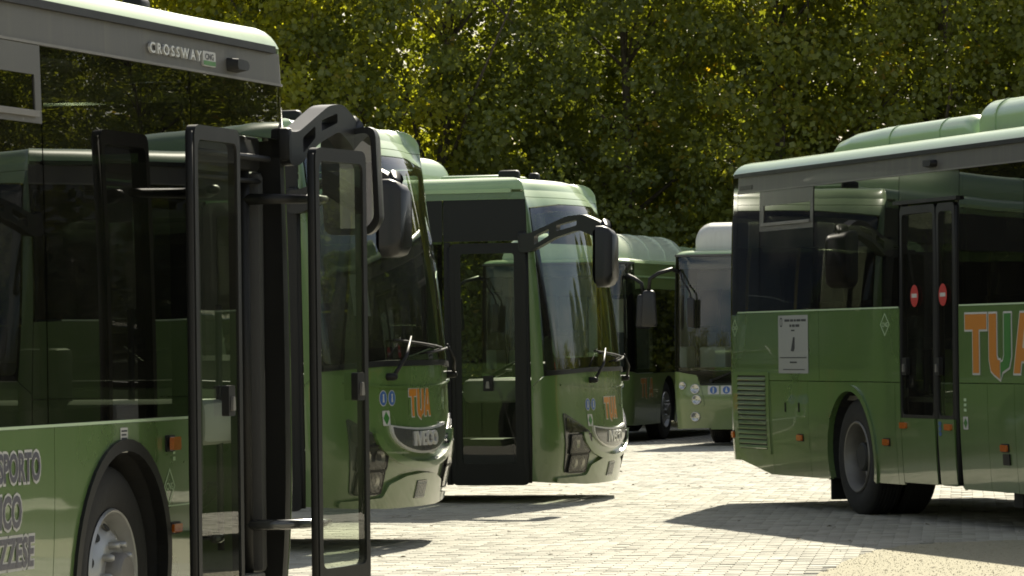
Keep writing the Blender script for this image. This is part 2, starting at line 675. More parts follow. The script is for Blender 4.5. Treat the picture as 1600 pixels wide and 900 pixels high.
        bm = bmesh.new()
        bv = [bm.verts.new(v) for v in V]
        for q in F:
            try:
                bm.faces.new([bv[i] for i in q])
            except ValueError:
                pass
        bmesh.ops.remove_doubles(bm, verts=bm.verts[:], dist=1e-4)
        return bm_obj(name, bm, mat, parent, angle=50)


# ------------------------------------------------------------------ bus parts
def arch_poly(b, side, x0, x1, ztop, bottom, axles, r=0.56, zc=0.49):
    """lower side panel between stations x0<x1 with wheel arches; bottom(x) gives the lower edge"""
    pts = [(x0, ztop), (x0, bottom(x0))]
    for xa in sorted(axles):
        if x0 < xa < x1:
            a0 = math.asin(max(-1, (bottom(xa) - zc) / r))
            for k in range(25):
                a = math.pi - a0 + (a0 * 2 - math.pi) * k / 24
                pts.append((xa + r * math.cos(a), zc + r * math.sin(a)))
    for xk in (-11.0,):
        if x0 < xk < x1:
            pts.append((xk, bottom(xk)))
    pts += [(x1, bottom(x1)), (x1, ztop)]
    f = b.sR if side < 0 else b.sL
    return [(f(x), z) for x, z in pts]


def wheel(b, xa, side, parent, style, zc=0.49, rad=0.49):
    """tyre and rim; side -1 right, +1 left; origin of the shapes at the outer face"""
    yo = side * (b.W / 2 - 0.05)
    tp = [(0.295, -0.02), (0.33, -0.005), (0.40, 0.0), (0.45, -0.012), (0.478, -0.03), (rad, -0.05)]
    n = 6
    for k in range(n):
        y0 = -0.05 - 0.18 * k / n
        tp += [(rad, y0 - 0.002), (rad, y0 - 0.022), (rad - 0.012, y0 - 0.024), (rad - 0.012, y0 - 0.029)]
    tp += [(rad, -0.232), (0.45, -0.27), (0.3, -0.27)]
    t = lathe('wheel', tp, (xa, yo, zc), M['tyre'], parent, 'y', 56, side)
    if style == 'front':
        rp = [(0.298, -0.012), (0.29, 0.0), (0.282, -0.004), (0.275, -0.03), (0.262, -0.06), (0.258, -0.085), (0.25, -0.09), (0.2, -0.035),
              (0.165, -0.012), (0.15, -0.008), (0.1, -0.008)]
        rm = lathe('rim', rp, (xa, yo, zc), M['rim'], t, 'y', 56, side)
        lathe('hub', [(0.105, -0.012), (0.1, 0.045), (0.085, 0.06), (0.0, 0.062)], (xa, yo, zc), M['rim_dirty'], t, 'y', 28, side)
        for k in range(10):
            a = 2 * math.pi * k / 10
            lathe('wheel_nut', [(0.017, -0.012), (0.017, 0.03), (0.011, 0.04), (0.0, 0.041)],
                  (xa + 0.142 * math.cos(a), yo, zc + 0.142 * math.sin(a)), M['rim'], t, 'y', 8, side)
        for k in range(10):
            a = 2 * math.pi * (k + 0.5) / 10
            c = Vector((xa + 0.212 * math.cos(a), yo - side * 0.042, zc + 0.212 * math.sin(a)))
            ra = Vector((math.cos(a), 0, math.sin(a)))
            ta = Vector((-math.sin(a), 0, math.cos(a)))
            nn = Vector((0.6 * math.cos(a), side * 0.8, 0.6 * math.sin(a)))
            v = [c + nn * 0.006]
            for q in range(12):
                an = 2 * math.pi * q / 12
                v.append(c + (ra * 0.8 - Vector((0, side * 0.6, 0))) * 0.021 * math.cos(an) + ta * 0.027 * math.sin(an) + nn * 0.005)
            mesh_obj('hand_hole', v, [(0, 1 + q, 1 + (q + 1) % 12) for q in range(12)], M['chassis'], t)
    else:
        rp = [(0.3, -0.012), (0.292, 0.0), (0.282, -0.004), (0.272, -0.03), (0.255, -0.06), (0.25, -0.16), (0.235, -0.175), (0.19, -0.155),
              (0.155, -0.15), (0.15, -0.15)]
        lathe('rim', rp, (xa, yo, zc), M['rim_dirty'], t, 'y', 56, side)
        lathe('hub', [(0.152, -0.15), (0.125, -0.15), (0.12, -0.06), (0.105, -0.045), (0, -0.043)], (xa, yo, zc), M['chassis'], t, 'y', 28, side)
        for k in range(10):
            a = 2 * math.pi * k / 10
            lathe('wheel_nut', [(0.016, -0.16), (0.016, -0.125), (0.01, -0.115), (0.0, -0.114)],
                  (xa + 0.17 * math.cos(a), yo, zc + 0.17 * math.sin(a)), M['rim_dirty'], t, 'y', 8, side)
        lathe('inner_tyre', [(0.28, -0.3), (0.45, -0.3), (rad, -0.34), (rad, -0.52), (0.45, -0.56), (0.28, -0.56)],
              (xa, yo, zc), M['tyre'], t, 'y', 40, side)
    return t


def arch_liner(b, xa, side, parent, r=0.57, zc=0.49, depth=0.62):
    V, F = [], []
    n = 20
    y0, y1 = side * (b.W / 2 - 0.035), side * (b.W / 2 - depth)
    for k in range(n + 1):
        a = -0.35 + (math.pi + 0.7) * k / n
        x, z = xa + r * math.cos(a), zc + r * math.sin(a)
        V += [(x, y0, z), (x, y1, z)]
    for k in range(n):
        F.append((2 * k, 2 * k + 1, 2 * k + 3, 2 * k + 2))
    F.append(tuple(2 * k + 1 for k in range(n + 1)))
    return mesh_obj('wheel_arch_liner', V, F, M['chassis'], parent)


def arch_lip(b, xa, side, mat, parent, r=0.56, zc=0.49, wdt=0.045):
    f = b.sR if side < 0 else b.sL
    a0 = math.asin((0.30 - zc) / r)
    n = 28
    outer, inner = [], []
    for k in range(n + 1):
        a = a0 + (math.pi - 2 * a0) * k / n
        outer.append((f(xa + (r + wdt) * math.cos(a)), zc + (r + wdt) * math.sin(a)))
        inner.append((f(xa + (r - 0.008) * math.cos(a)), zc + (r - 0.008) * math.sin(a)))
    b.panel('wheel_arch_lip', outer + inner[::-1], mat, parent, off=0.016, thick=0.05)


def seat(parent, x, y, z, wdt=0.44):
    bm = bmesh.new()

    def bx(lo, hi, tilt=0.0):
        g = bmesh.ops.create_cube(bm, size=1.0)['verts']
        for v in g:
            v.co = Vector([lo[i] + (v.co[i] + 0.5) * (hi[i] - lo[i]) for i in range(3)])
        if tilt:
            bmesh.ops.rotate(bm, cent=Vector((x - 0.2, y, z + 0.45)), matrix=Matrix.Rotation(tilt, 3, 'Y'), verts=g)
    bx((x - 0.22, y - wdt / 2, z + 0.38), (x + 0.24, y + wdt / 2, z + 0.48))
    bx((x - 0.26, y - wdt / 2, z + 0.42), (x - 0.17, y + wdt / 2, z + 1.12), R(-9))
    bx((x - 0.25, y - wdt * 0.3, z + 1.1), (x - 0.18, y + wdt * 0.3, z + 1.22), R(-9))
    bx((x - 0.15, y - 0.04, z), (x + 0.1, y + 0.04, z + 0.4))
    bmesh.ops.bevel(bm, geom=bm.edges[:], offset=0.02, segments=2, profile=0.5, affect='EDGES')
    return bm_obj('seat', bm, M['seat'], parent, angle=40)


def copy_part(o, parent, dx=0.0, dy=0.0, dz=0.0):
    c = o.copy()
    col.objects.link(c)
    c.parent = parent
    c.location = o.location + Vector((dx, dy, dz))
    return c


def mirror_unit(b, side, parent):
    """mirror arm with two slots, housing hanging from its end, glass facing rearwards"""
    root = Vector((-0.36, side * 1.265, 2.50))
    tip = Vector((0.34, side * 1.35, 2.50))
    ax = (tip - root)
    ln = ax.length
    ax.normalize()
    nn = Vector((-ax.y, ax.x, 0)) * side
    up = Vector((0, 0, 1))
    outline = rounded([(-0.06, -0.11), (0.05, -0.11), (0.30, 0.015), (0.54, 0.085), (ln - 0.04, 0.03), (ln + 0.09, -0.06), (ln + 0.13, 0.02),
                       (ln + 0.05, 0.15), (ln - 0.12, 0.225), (0.42, 0.21), (0.05, 0.06), (-0.06, 0.06)], 0.05, 4)
    h1 = rounded([(0.10, -0.045), (0.25, 0.04), (0.25, 0.10), (0.10, 0.035)], 0.015, 3)
    h2 = rounded([(0.32, 0.075), (0.52, 0.125), (0.52, 0.175), (0.32, 0.13)], 0.015, 3)
    arm = prism('mirror_arm', outline, [h1, h2], 0.10, lambda u, v, t: root + ax * u + up * v + nn * (t - 0.05), M['mirror_plastic'], parent)
    box('arm_bracket', (root.x - 0.07, min(side * 1.19, side * 1.31), 2.41), (root.x + 0.0, max(side * 1.19, side * 1.31), 2.58), M['black_plastic'],
        arm, 0.02)
    # housing: rounded box, tapering downwards
    cx, cy = 0.42, side * 1.38
    bm = bmesh.new()
    prof = rounded([(-0.15, 0.0), (-0.165, 0.52), (0.13, 0.56), (0.15, 0.06), (0.10, 0.0)], 0.06, 5)
    for fr in ((0.0, 1.0), (0.06, 1.0), (0.115, 0.93), (0.15, 0.75)):
        for (u, v) in prof:
            uu, vv = u * fr[1], 0.28 + (v - 0.28) * fr[1]
            bm.verts.new((cx - 0.06 + fr[0], cy + side * uu, 2.06 + vv))
    bm.verts.ensure_lookup_table()
    n = len(prof)
    for i in range(3):
        for k in range(n):
            a, c = i * n + k, i * n + (k + 1) % n
            bm.faces.new([bm.verts[q] for q in (a, c, c + n, a + n)])
    bm.faces.new([bm.verts[3 * n + k] for k in range(n)])
    bm.faces.new([bm.verts[k] for k in range(n)])
    hs = bm_obj('mirror_housing', bm, M['mirror_plastic'], arm, angle=40)
    g = [(u * 0.86, 0.28 + (v - 0.28) * 0.88) for u, v in prof]
    mesh_obj('mirror_glass', [(cx - 0.066 - 0.16 * (0.15 + u) + 0.02, cy + side * u, 2.06 + v) for u, v in g], [tuple(range(n))], M['mirror_glass'], arm)
    # neck between arm and housing
    tube('mirror_neck', [tip + Vector((0.03, 0, 0.02)), (cx + 0.02, cy, 2.63), (cx, cy, 2.56)], [0.055, 0.06, 0.07], M['mirror_plastic'], arm, 12)
    return arm


def letter_polys(ch):
    if ch == 'T':
        return [[(0, 1), (0, 0.74), (0.36, 0.74), (0.36, 0), (0.64, 0), (0.64, 0.74), (1, 0.74), (1, 1)]]
    if ch == 'A':
        return [[(0, 0), (0.3, 1), (0.7, 1), (1, 0), (0.72, 0), (0.665, 0.2), (0.335, 0.2), (0.28, 0)]]
    return [[(0, 1), (0, 0.22), (0.08, 0.04), (0.22, -0.02), (0.48, -0.10), (0.48, 0.22), (0.38, 0.22), (0.34, 0.3), (0.34, 1)],
            [(0.52, -0.10), (0.6, 0.02), (0.9, 0.1), (1, 0.28), (1, 1), (0.68, 1), (0.68, 0.3), (0.62, 0.2), (0.52, 0.18)]]


def tua(b, s0, z0, wid, hgt, parent, outline=0.02, off=0.004, leaf=True):
    lw = wid * 0.31
    gap = (wid - 3 * lw) / 2
    for i, ch in enumerate('TUA'):
        x0 = s0 + i * (lw + gap)
        polys = letter_polys(ch)

        def grow(poly, d):
            c = np.mean(np.array(poly), axis=0)
            pts = [Vector((x0 + p[0] * lw, z0 + p[1] * hgt)) for p in poly]
            area = sum(pts[k - 1].x * pts[k].y - pts[k].x * pts[k - 1].y for k in range(len(pts)))
            sg = -1 if area > 0 else 1
            out = []
            for k in range(len(pts)):
                e1 = (pts[k] - pts[k - 1]).normalized()
                e2 = (pts[(k + 1) % len(pts)] - pts[k]).normalized()
                n1, n2 = Vector((-e1.y, e1.x)) * sg, Vector((-e2.y, e2.x)) * sg
                m = (n1 + n2)
                m = m / max(0.5, m.length_squared / 2)
                out.append(tuple(pts[k] + m * d))
            return out
        for k, poly in enumerate(polys):
            hole = []
            lt = b.panel('letter_outline', grow(poly, outline), M['white'], parent, off=off, thick=0.002)
            mt = M['leaf_print'] if (leaf and ch == 'U' and k == 1) else M['orange_print']
            b.panel('letter', grow(poly, 0.0), mt, parent, off=off + 0.0025, thick=0.001)
            if ch == 'A':
                c = [(x0 + lw * 0.41, z0 + hgt * 0.42), (x0 + lw * 0.5, z0 + hgt * 0.74), (x0 + lw * 0.59, z0 + hgt * 0.42)]
                b.panel('letter_counter', c, M['white'], parent, off=off + 0.005, thick=0.001)


def diamond_sign(b, s, z, wdt, hgt, parent, off=0.004):
    t = 0.12
    o = [(s - wdt / 2, z), (s, z + hgt / 2), (s + wdt / 2, z), (s, z - hgt / 2)]
    i = [(s - wdt / 2 * (1 - t), z), (s, z + hgt / 2 * (1 - t)), (s + wdt / 2 * (1 - t), z), (s, z - hgt / 2 * (1 - t))]
    d = b.panel('gas_diamond', o, M['pale_line'], parent, off=off, thick=0.001, holes=[i])
    b.text('gas_lettering', 'CNG', s - wdt * 0.3, z - hgt * 0.1, wdt * 0.6, hgt * 0.2, M['pale_line'], d, off=off, bold=0.01)


def amber(b, s, z, wdt, hgt, parent, off=0.022):
    p = b.panel('marker_light', rect(s - wdt / 2 - 0.008, s + wdt / 2 + 0.008, z - hgt / 2 - 0.008, z + hgt / 2 + 0.008, 0.01, 3), M['black_plastic'],
                parent, off=0.008, thick=0.015)
    b.panel('lens', rect(s - wdt / 2, s + wdt / 2, z - hgt / 2, z + hgt / 2, 0.012, 3), M['amber'], p, off=off, thick=0.02)


def pod(b, x0, x1, hw, z0, z1, mat, parent, r=0.16, slope=0.5, back=0.25):
    """roof pod: rounded cross-section, sloped nose (x1) and tail (x0)"""
    sec = []
    n = 8
    for k in range(n + 1):
        a = math.pi / 2 * k / n
        sec.append((-hw + r - r * math.cos(a), z1 - z0 - r + r * math.sin(a)))
    full = [(-hw, 0.0)] + sec + [(-y, z) for y, z in sec[::-1]] + [(hw, 0.0)]
    st = []
    for k in range(7):
        a = k / 6
        st.append((x1 - slope * (1 - math.cos(a * math.pi / 2)), 0.55 + 0.45 * math.sin(a * math.pi / 2)))
    st = [(x1 + 0.02, 0.35)] + st
    st = st + [(x0 + back, 1.0), (x0 + back * 0.4, 0.93), (x0 + back * 0.1, 0.75), (x0, 0.5)]
    V, F = [], []
    m = len(full)
    for (x, sc) in st:
        for (y, z) in full:
            V.append((x, y * (0.94 + 0.06 * sc), z0 + z * sc))
    for i in range(len(st) - 1):
        for k in range(m - 1):
            a = i * m + k
            F.append((a, a + 1, a + 1 + m, a + m))
    F.append(tuple(range(m)))
    F.append(tuple((len(st) - 1) * m + k for k in range(m))[::-1])
    bm = bmesh.new()
    bv = [bm.verts.new(v) for v in V]
    for q in F:
        bm.faces.new([bv[i] for i in q])
    po = bm_obj('roof_pod', bm, mat, parent, angle=32)
    xs, k = x0 + back + 0.25, 0
    while xs < x1 - slope - 0.15:
        v, f = [], []
        for (xx, gr_) in ((xs, 1.0), (xs, 1.008), (xs + 0.022, 1.008), (xs + 0.022, 1.0)):
            for (y, z) in full:
                v.append((xx, y * gr_, z0 + z * gr_ + (gr_ - 1) * 0.3))
        for i in range(3):
            for q in range(m - 1):
                a = i * m + q
                f.append((a, a + 1, a + 1 + m, a + m))
        mesh_obj('pod_seam', v, f, mat, po)
        xs += 1.15
    return po


def wiper(b, s0, z0, s1, z1, s2, z2, parent):
    """arm from pivot to blade, blade nearly level"""
    P = [b.pt(s0, z0, 0.05), b.pt((s0 + s1) / 2, (z0 + z1) / 2, 0.075), b.pt(s1, z1, 0.045)]
    a = tube('wiper_arm', P, [0.016, 0.012, 0.008], M['black_plastic'], parent, 8)
    sg = 1 if s2 > s1 else -1
    n = 8
    V = [b.pt(s1 - sg * 0.25 + (s2 - s1 + sg * 0.25) * k / n, z1 - 0.02 + (z2 - z1) * k / n, 0.03) for k in range(n + 1)]
    tube('wiper_blade', V, 0.009, M['rubber'], a, 6)
    lathe('pivot_cap', [(0.0, 0.05), (0.02, 0.045), (0.028, 0.02), (0.028, -0.03)], b.pt(s0, z0, 0.03), M['black_plastic'], a, 'x', 14)
    return a


def crossway_front(b, root, C):
    cor = b.sx(-0.33)                    # arc length where the doors begin
    we = C.get('we', 1.26)               # windscreen half arc
    G = M['green']
    # lower front skin, in three pieces with seams
    b.panel('front_panel', [(-cor + 0.004, 0.30), (-0.9, 0.27), (0.9, 0.27), (cor - 0.004, 0.30), (cor - 0.004, 1.16), (we + 0.02, 1.26), (0.9, 1.285), (0, 1.30),
                            (-0.9, 1.285), (-we - 0.02, 1.26), (-cor + 0.004, 1.16)], G, root)
    # bonnet crease
    b.panel('crease_strip', [(-1.1, 1.17), (-0.6, 1.135), (0, 1.125), (0.6, 1.135), (1.1, 1.17), (1.1, 1.182), (0.6, 1.148), (0, 1.138), (-0.6, 1.148), (-1.1, 1.182)],
            G, root, off=0.014, thick=0.02)
    # pillars between windscreen and doors / side windows
    for sg in (-1, 1):
        b.panel('corner_pillar', [(sg * (cor - 0.004), 1.165), (sg * (we + 0.025), 1.265), (sg * (we + 0.025), 2.90), (sg * (cor - 0.004), 2.90)], G, root)
    b.panel('front_cantrail', [(-cor + 0.004, 2.905), (cor - 0.004, 2.905), (cor - 0.004, 2.97), (-cor + 0.004, 2.97)], M['roof_sunlit'], root)
    b.panel('windscreen_header', [(-we - 0.02, 2.80), (-0.6, 2.845), (0.6, 2.845), (we + 0.02, 2.80), (we + 0.02, 2.90), (-we - 0.02, 2.90)], M['roof_sunlit'], root)
    # windscreen
    ws = rounded([(-we, 1.31), (-0.6, 1.335), (0.6, 1.335), (we, 1.31), (we, 2.79), (0.6, 2.838), (-0.6, 2.838), (-we, 2.79)], 0.06, 4)
    wi = rounded([(-we + 0.10, 1.42), (-0.6, 1.43), (0.6, 1.43), (we - 0.10, 1.42), (we - 0.09, 2.74), (0.6, 2.79), (-0.6, 2.79), (-we + 0.09, 2.74)], 0.08, 4)
    wsg = b.panel('windscreen', ws, M['wind'], root, off=0.0, thick=0.006)
    b.panel('windscreen_border', ws, M['black_gloss'], wsg, off=-0.008, thick=0.004, holes=[wi])
    b.panel('wiper_cowl', [(-we, 1.265), (-0.6, 1.29), (0.6, 1.29), (we, 1.265), (we, 1.305), (0.6, 1.33), (-0.6, 1.33), (-we, 1.305)], M['black_plastic'], root, off=0.012, thick=0.03)
    b.panel('destination_blind', rect(-0.75, 0.75, 2.50, 2.76, 0.02), M['interior_dark'], root, off=-0.10, thick=0.02)
    # badge: crescent with chrome rim
    def cres(wd, zt, zb, n=18):
        top = [(-wd + 2 * wd * k / n, zt - 0.03 * (1 - ((k / n) * 2 - 1) ** 2) + 0.012) for k in range(n + 1)]
        bot = [(wd * math.cos(math.pi * k / n), zt - (zt - zb) * math.sin(math.pi * k / n) ** 0.9) for k in range(1, n)]
        return top + bot
    dz = C.get('dz', 0.0)
    zt, zb = 0.84 + dz, 0.66 + dz
    bd = b.panel('badge', cres(0.56, zt + 0.012, zb - 0.012), M['silver'], root, off=0.018, thick=0.025)
    b.panel('badge_plate', cres(0.53, zt - 0.004, zb + 0.006), M['badge_grey'], bd, off=0.024, thick=0.01)
    b.text('badge_lettering', 'IVECO', -0.23, zb + 0.045, 0.46, 0.105, M['silver'], bd, off=0.030, bold=0.025, extrude=0.06)
    # raised smile below the badge and bumper
    n = 20
    up = [(0.72 * math.cos(math.pi + math.pi * k / n), zt - 0.03 + (zt - zb + 0.035) * math.sin(math.pi + math.pi * k / n)) for k in range(n + 1)]
    lo = [(0.80 * math.cos(math.pi + math.pi * k / n), zt - 0.03 + (zt - zb + 0.085) * math.sin(math.pi + math.pi * k / n)) for k in range(n + 1)]
    b.panel('bumper_ridge', up + lo[::-1], G, root, off=0.042, thick=0.06)
    bp = [(-1.12, 0.29), (-0.5, 0.262), (0.5, 0.262), (1.12, 0.29), (1.12, 0.332), (0.60, 0.345), (0.54, 0.44), (0.3, 0.495), (0, 0.51), (-0.3, 0.495), (-0.54, 0.44), (-0.60, 0.345), (-1.12, 0.332)]
    bu = b.panel('bumper', rounded(bp, 0.03, 3), G, root, off=0.03, thick=0.05)
    pl = b.panel('number_plate', rect(-0.10, 0.10, 0.325, 0.455, 0.01, 3), M['badge_grey'], root, off=0.037, thick=0.006)
    b.panel('plate_face', rect(-0.088, 0.088, 0.336, 0.444), M['paper'], pl, off=0.0385, thick=0.001)
    for k in range(4):
        b.panel('plate_print', rect(-0.066 + 0.035 * k, -0.045 + 0.035 * k, 0.35, 0.43), M['badge_grey'], pl, off=0.040, thick=0.001)
    # headlights
    for sg in (-1, 1):
        def q(poly):
            return [(sg * s, z) for s, z in poly]
        hs = b.panel('headlight', q(rounded([(0.62, 0.74), (0.60, 0.56), (0.63, 0.36), (1.0, 0.37), (1.06, 0.62), (1.08, 0.93)], 0.04, 4)), M['lamp_dark'], root, off=0.010, thick=0.03)
        for (a0, a1, c0, c1, rr) in ((0.635, 0.99, 0.555, 0.715, 0.062), (0.645, 0.96, 0.385, 0.535, 0.056)):
            for cx in ((a0 + 0.085), (a1 - 0.095)):
                p = b.pt(sg * cx, (c0 + c1) / 2, 0.0)
                nv = b.nrm(sg * cx, (c0 + c1) / 2)
                rot = nv.to_track_quat('Z', 'Y').to_matrix()
                prof = [(0.012, -0.004), (rr * 0.5, -0.002), (rr * 0.85, 0.006), (rr, 0.011), (rr * 1.04, 0.010)]
                v, f = lathe_data(prof, (0, 0, 0), 'z', 20)
                mesh_obj('reflector', [p + rot @ (x + Vector((0, 0, 0.012))) for x in v], f, M['reflector'], hs, smooth=True)
            b.panel('bezel', q(rect(a0 - 0.012, a1 + 0.012, c0 - 0.012, c1 + 0.012, 0.03, 4)), M['black_plastic'], hs, off=0.030, thick=0.03, holes=[q(rect(a0, a1, c0, c1, 0.03, 4))])
            b.panel('lens', q(rect(a0, a1, c0, c1, 0.03, 4)), M['lens'], hs, off=0.028, thick=0.006)
        b.panel('indicator', q(rounded([(0.66, 0.742), (0.98, 0.735), (1.05, 0.76), (1.045, 0.88)], 0.02, 3)), M['lens'], hs, off=0.020, thick=0.008)
    # emblem letters and stickers
    def shift(poly):
        return [(p[0], p[1] + dz) for p in poly]
    lt = b.panel('front_sign_backing', shift(rect(-0.24, 0.19, 0.905, 1.115, 0.01)), G, root, off=0.003, thick=0.001)
    tua(b, -0.235, 0.92 + dz, 0.42, 0.20, lt, outline=0.008, off=0.005, leaf=False)
    for k, sx in enumerate((-0.62, -0.50)):
        st = b.panel('sticker', shift(ellipse(sx, 1.06, 0.052, 0.058)), M['white'], root, off=0.004, thick=0.001)
        b.panel('sticker_disc', shift(ellipse(sx, 1.06, 0.046, 0.052)), M['blue_print'], st, off=0.0055, thick=0.001)
        b.panel('sticker_figure', shift([(sx - 0.012, 1.03), (sx + 0.012, 1.03), (sx + 0.006, 1.075), (sx + 0.012, 1.09), (sx - 0.012, 1.09), (sx - 0.006, 1.075)]), M['white'], st,
                off=0.007, thick=0.001)
    st = b.panel('sticker', shift(rect(-0.64, -0.54, 0.86, 0.97, 0.01)), M['white'], root, off=0.004, thick=0.001)
    b.panel('sticker_diamond', shift([(-0.63, 0.915), (-0.59, 0.965), (-0.55, 0.915), (-0.59, 0.865)]), M['leaf_print'], st, off=0.0055, thick=0.001)
    diamond_sign(b, 0.62, 1.03 + dz, 0.10, 0.16, root)
    # wipers
    wiper(b, -0.55, 1.215, -0.22, 1.50, 0.5, 1.44, root)
    wiper(b, 0.95, 1.215, 0.70, 1.44, 0.1, 1.40, root)
    # cab interior seen through the screen
    box('dashboard', (-1.05, -1.08, 1.02), (-0.42, 1.08, 1.24), M['interior'], root, 0.06)
    dsh = box('instrument_binnacle', (-0.98, 0.3, 1.2), (-0.55, 0.95, 1.38), M['interior_dark'], root, 0.05)
    v, f = [], []
    n1, n2 = 28, 8
    rot = Matrix.Rotation(R(-28), 3, 'Y')
    for i in range(n1):
        for k in range(n2):
            a, c = 2 * math.pi * i / n1, 2 * math.pi * k / n2
            v.append(Vector((-1.12, 0.62, 1.30)) + rot @ Vector(((0.22 + 0.016 * math.cos(c)) * math.cos(a), (0.22 + 0.016 * math.cos(c)) * math.sin(a), 0.016 * math.sin(c))))
            f.append((i * n2 + k, ((i + 1) % n1) * n2 + k, ((i + 1) % n1) * n2 + (k + 1) % n2, i * n2 + (k + 1) % n2))
    sw = mesh_obj('steering_wheel', v, f, M['black_plastic'], root, smooth=True)
    tube('spoke', [Vector((-1.12, 0.62, 1.30)) + rot @ Vector((0, -0.21, 0)), Vector((-1.12, 0.62, 1.30)) + rot @ Vector((0, 0.21, 0))], 0.018, M['black_plastic'], sw, 6)
    if C.get('notice'):
        nt_ = b.panel('windscreen_notice', rect(-0.88, -0.67, 1.66, 1.96, 0.0), M['paper'], root, off=-0.02, thick=0.001)
        for k, (ww, hh) in enumerate(((0.10, 0.018), (0.12, 0.03), (0.08, 0.018))):
            b.panel('notice_print', rect(-0.775 - ww / 2, -0.775 + ww / 2, 1.86 - 0.06 * k, 1.86 - 0.06 * k + hh), M['ink'], nt_, off=-0.019, thick=0.0)


def door_leaf(root, frame, wid, z0, z1, panel_z=None, handle_z=1.25, handle_side=0.5, name='door_leaf', label=None):
    """frame(u, z, t) -> 3-D, u along the leaf, t outward"""
    o = rounded([(0, z0), (wid, z0), (wid, z1), (0, z1)], 0.06, 4)
    fw = 0.045
    zb = z0 + 0.09 if panel_z is None else panel_z
    i = rounded([(fw, zb), (wid - fw, zb), (wid - fw, z1 - 0.065), (fw, z1 - 0.065)], 0.05, 4)
    lf = prism(name, o, [i], 0.045, lambda u, v, t: frame(u, v, t - 0.022), M['black_plastic'], root)
    n = len(i)
    mesh_obj('glass', [frame(u, v, 0.016) for u, v in i], [tuple(range(n))], M['doorg'], lf)
    # rubber edges, rounded
    for u in (-0.008, wid + 0.008):
        tube('edge_seal', [frame(u, z0 + 0.02 + (z1 - z0 - 0.05) * k / 6, 0.0) for k in range(7)], 0.018, M['rubber'], lf, 8)
    hu = wid * handle_side
    hb = prism('handle', rounded([(hu - 0.045, handle_z - 0.07), (hu + 0.045, handle_z - 0.07), (hu + 0.045, handle_z + 0.07), (hu - 0.045, handle_z + 0.07)], 0.012, 3), [], 0.035,
               lambda u, v, t: frame(u, v, t + 0.018), M['black_plastic'], lf)
    pr = rounded([(hu - 0.02, handle_z - 0.045), (hu + 0.02, handle_z - 0.045), (hu + 0.012, handle_z + 0.02), (hu - 0.012, handle_z + 0.02)], 0.008, 3)
    prism('latch', pr, [], 0.012, lambda u, v, t: frame(u, v, t + 0.053), M['rim_dirty'], lf)
    return lf


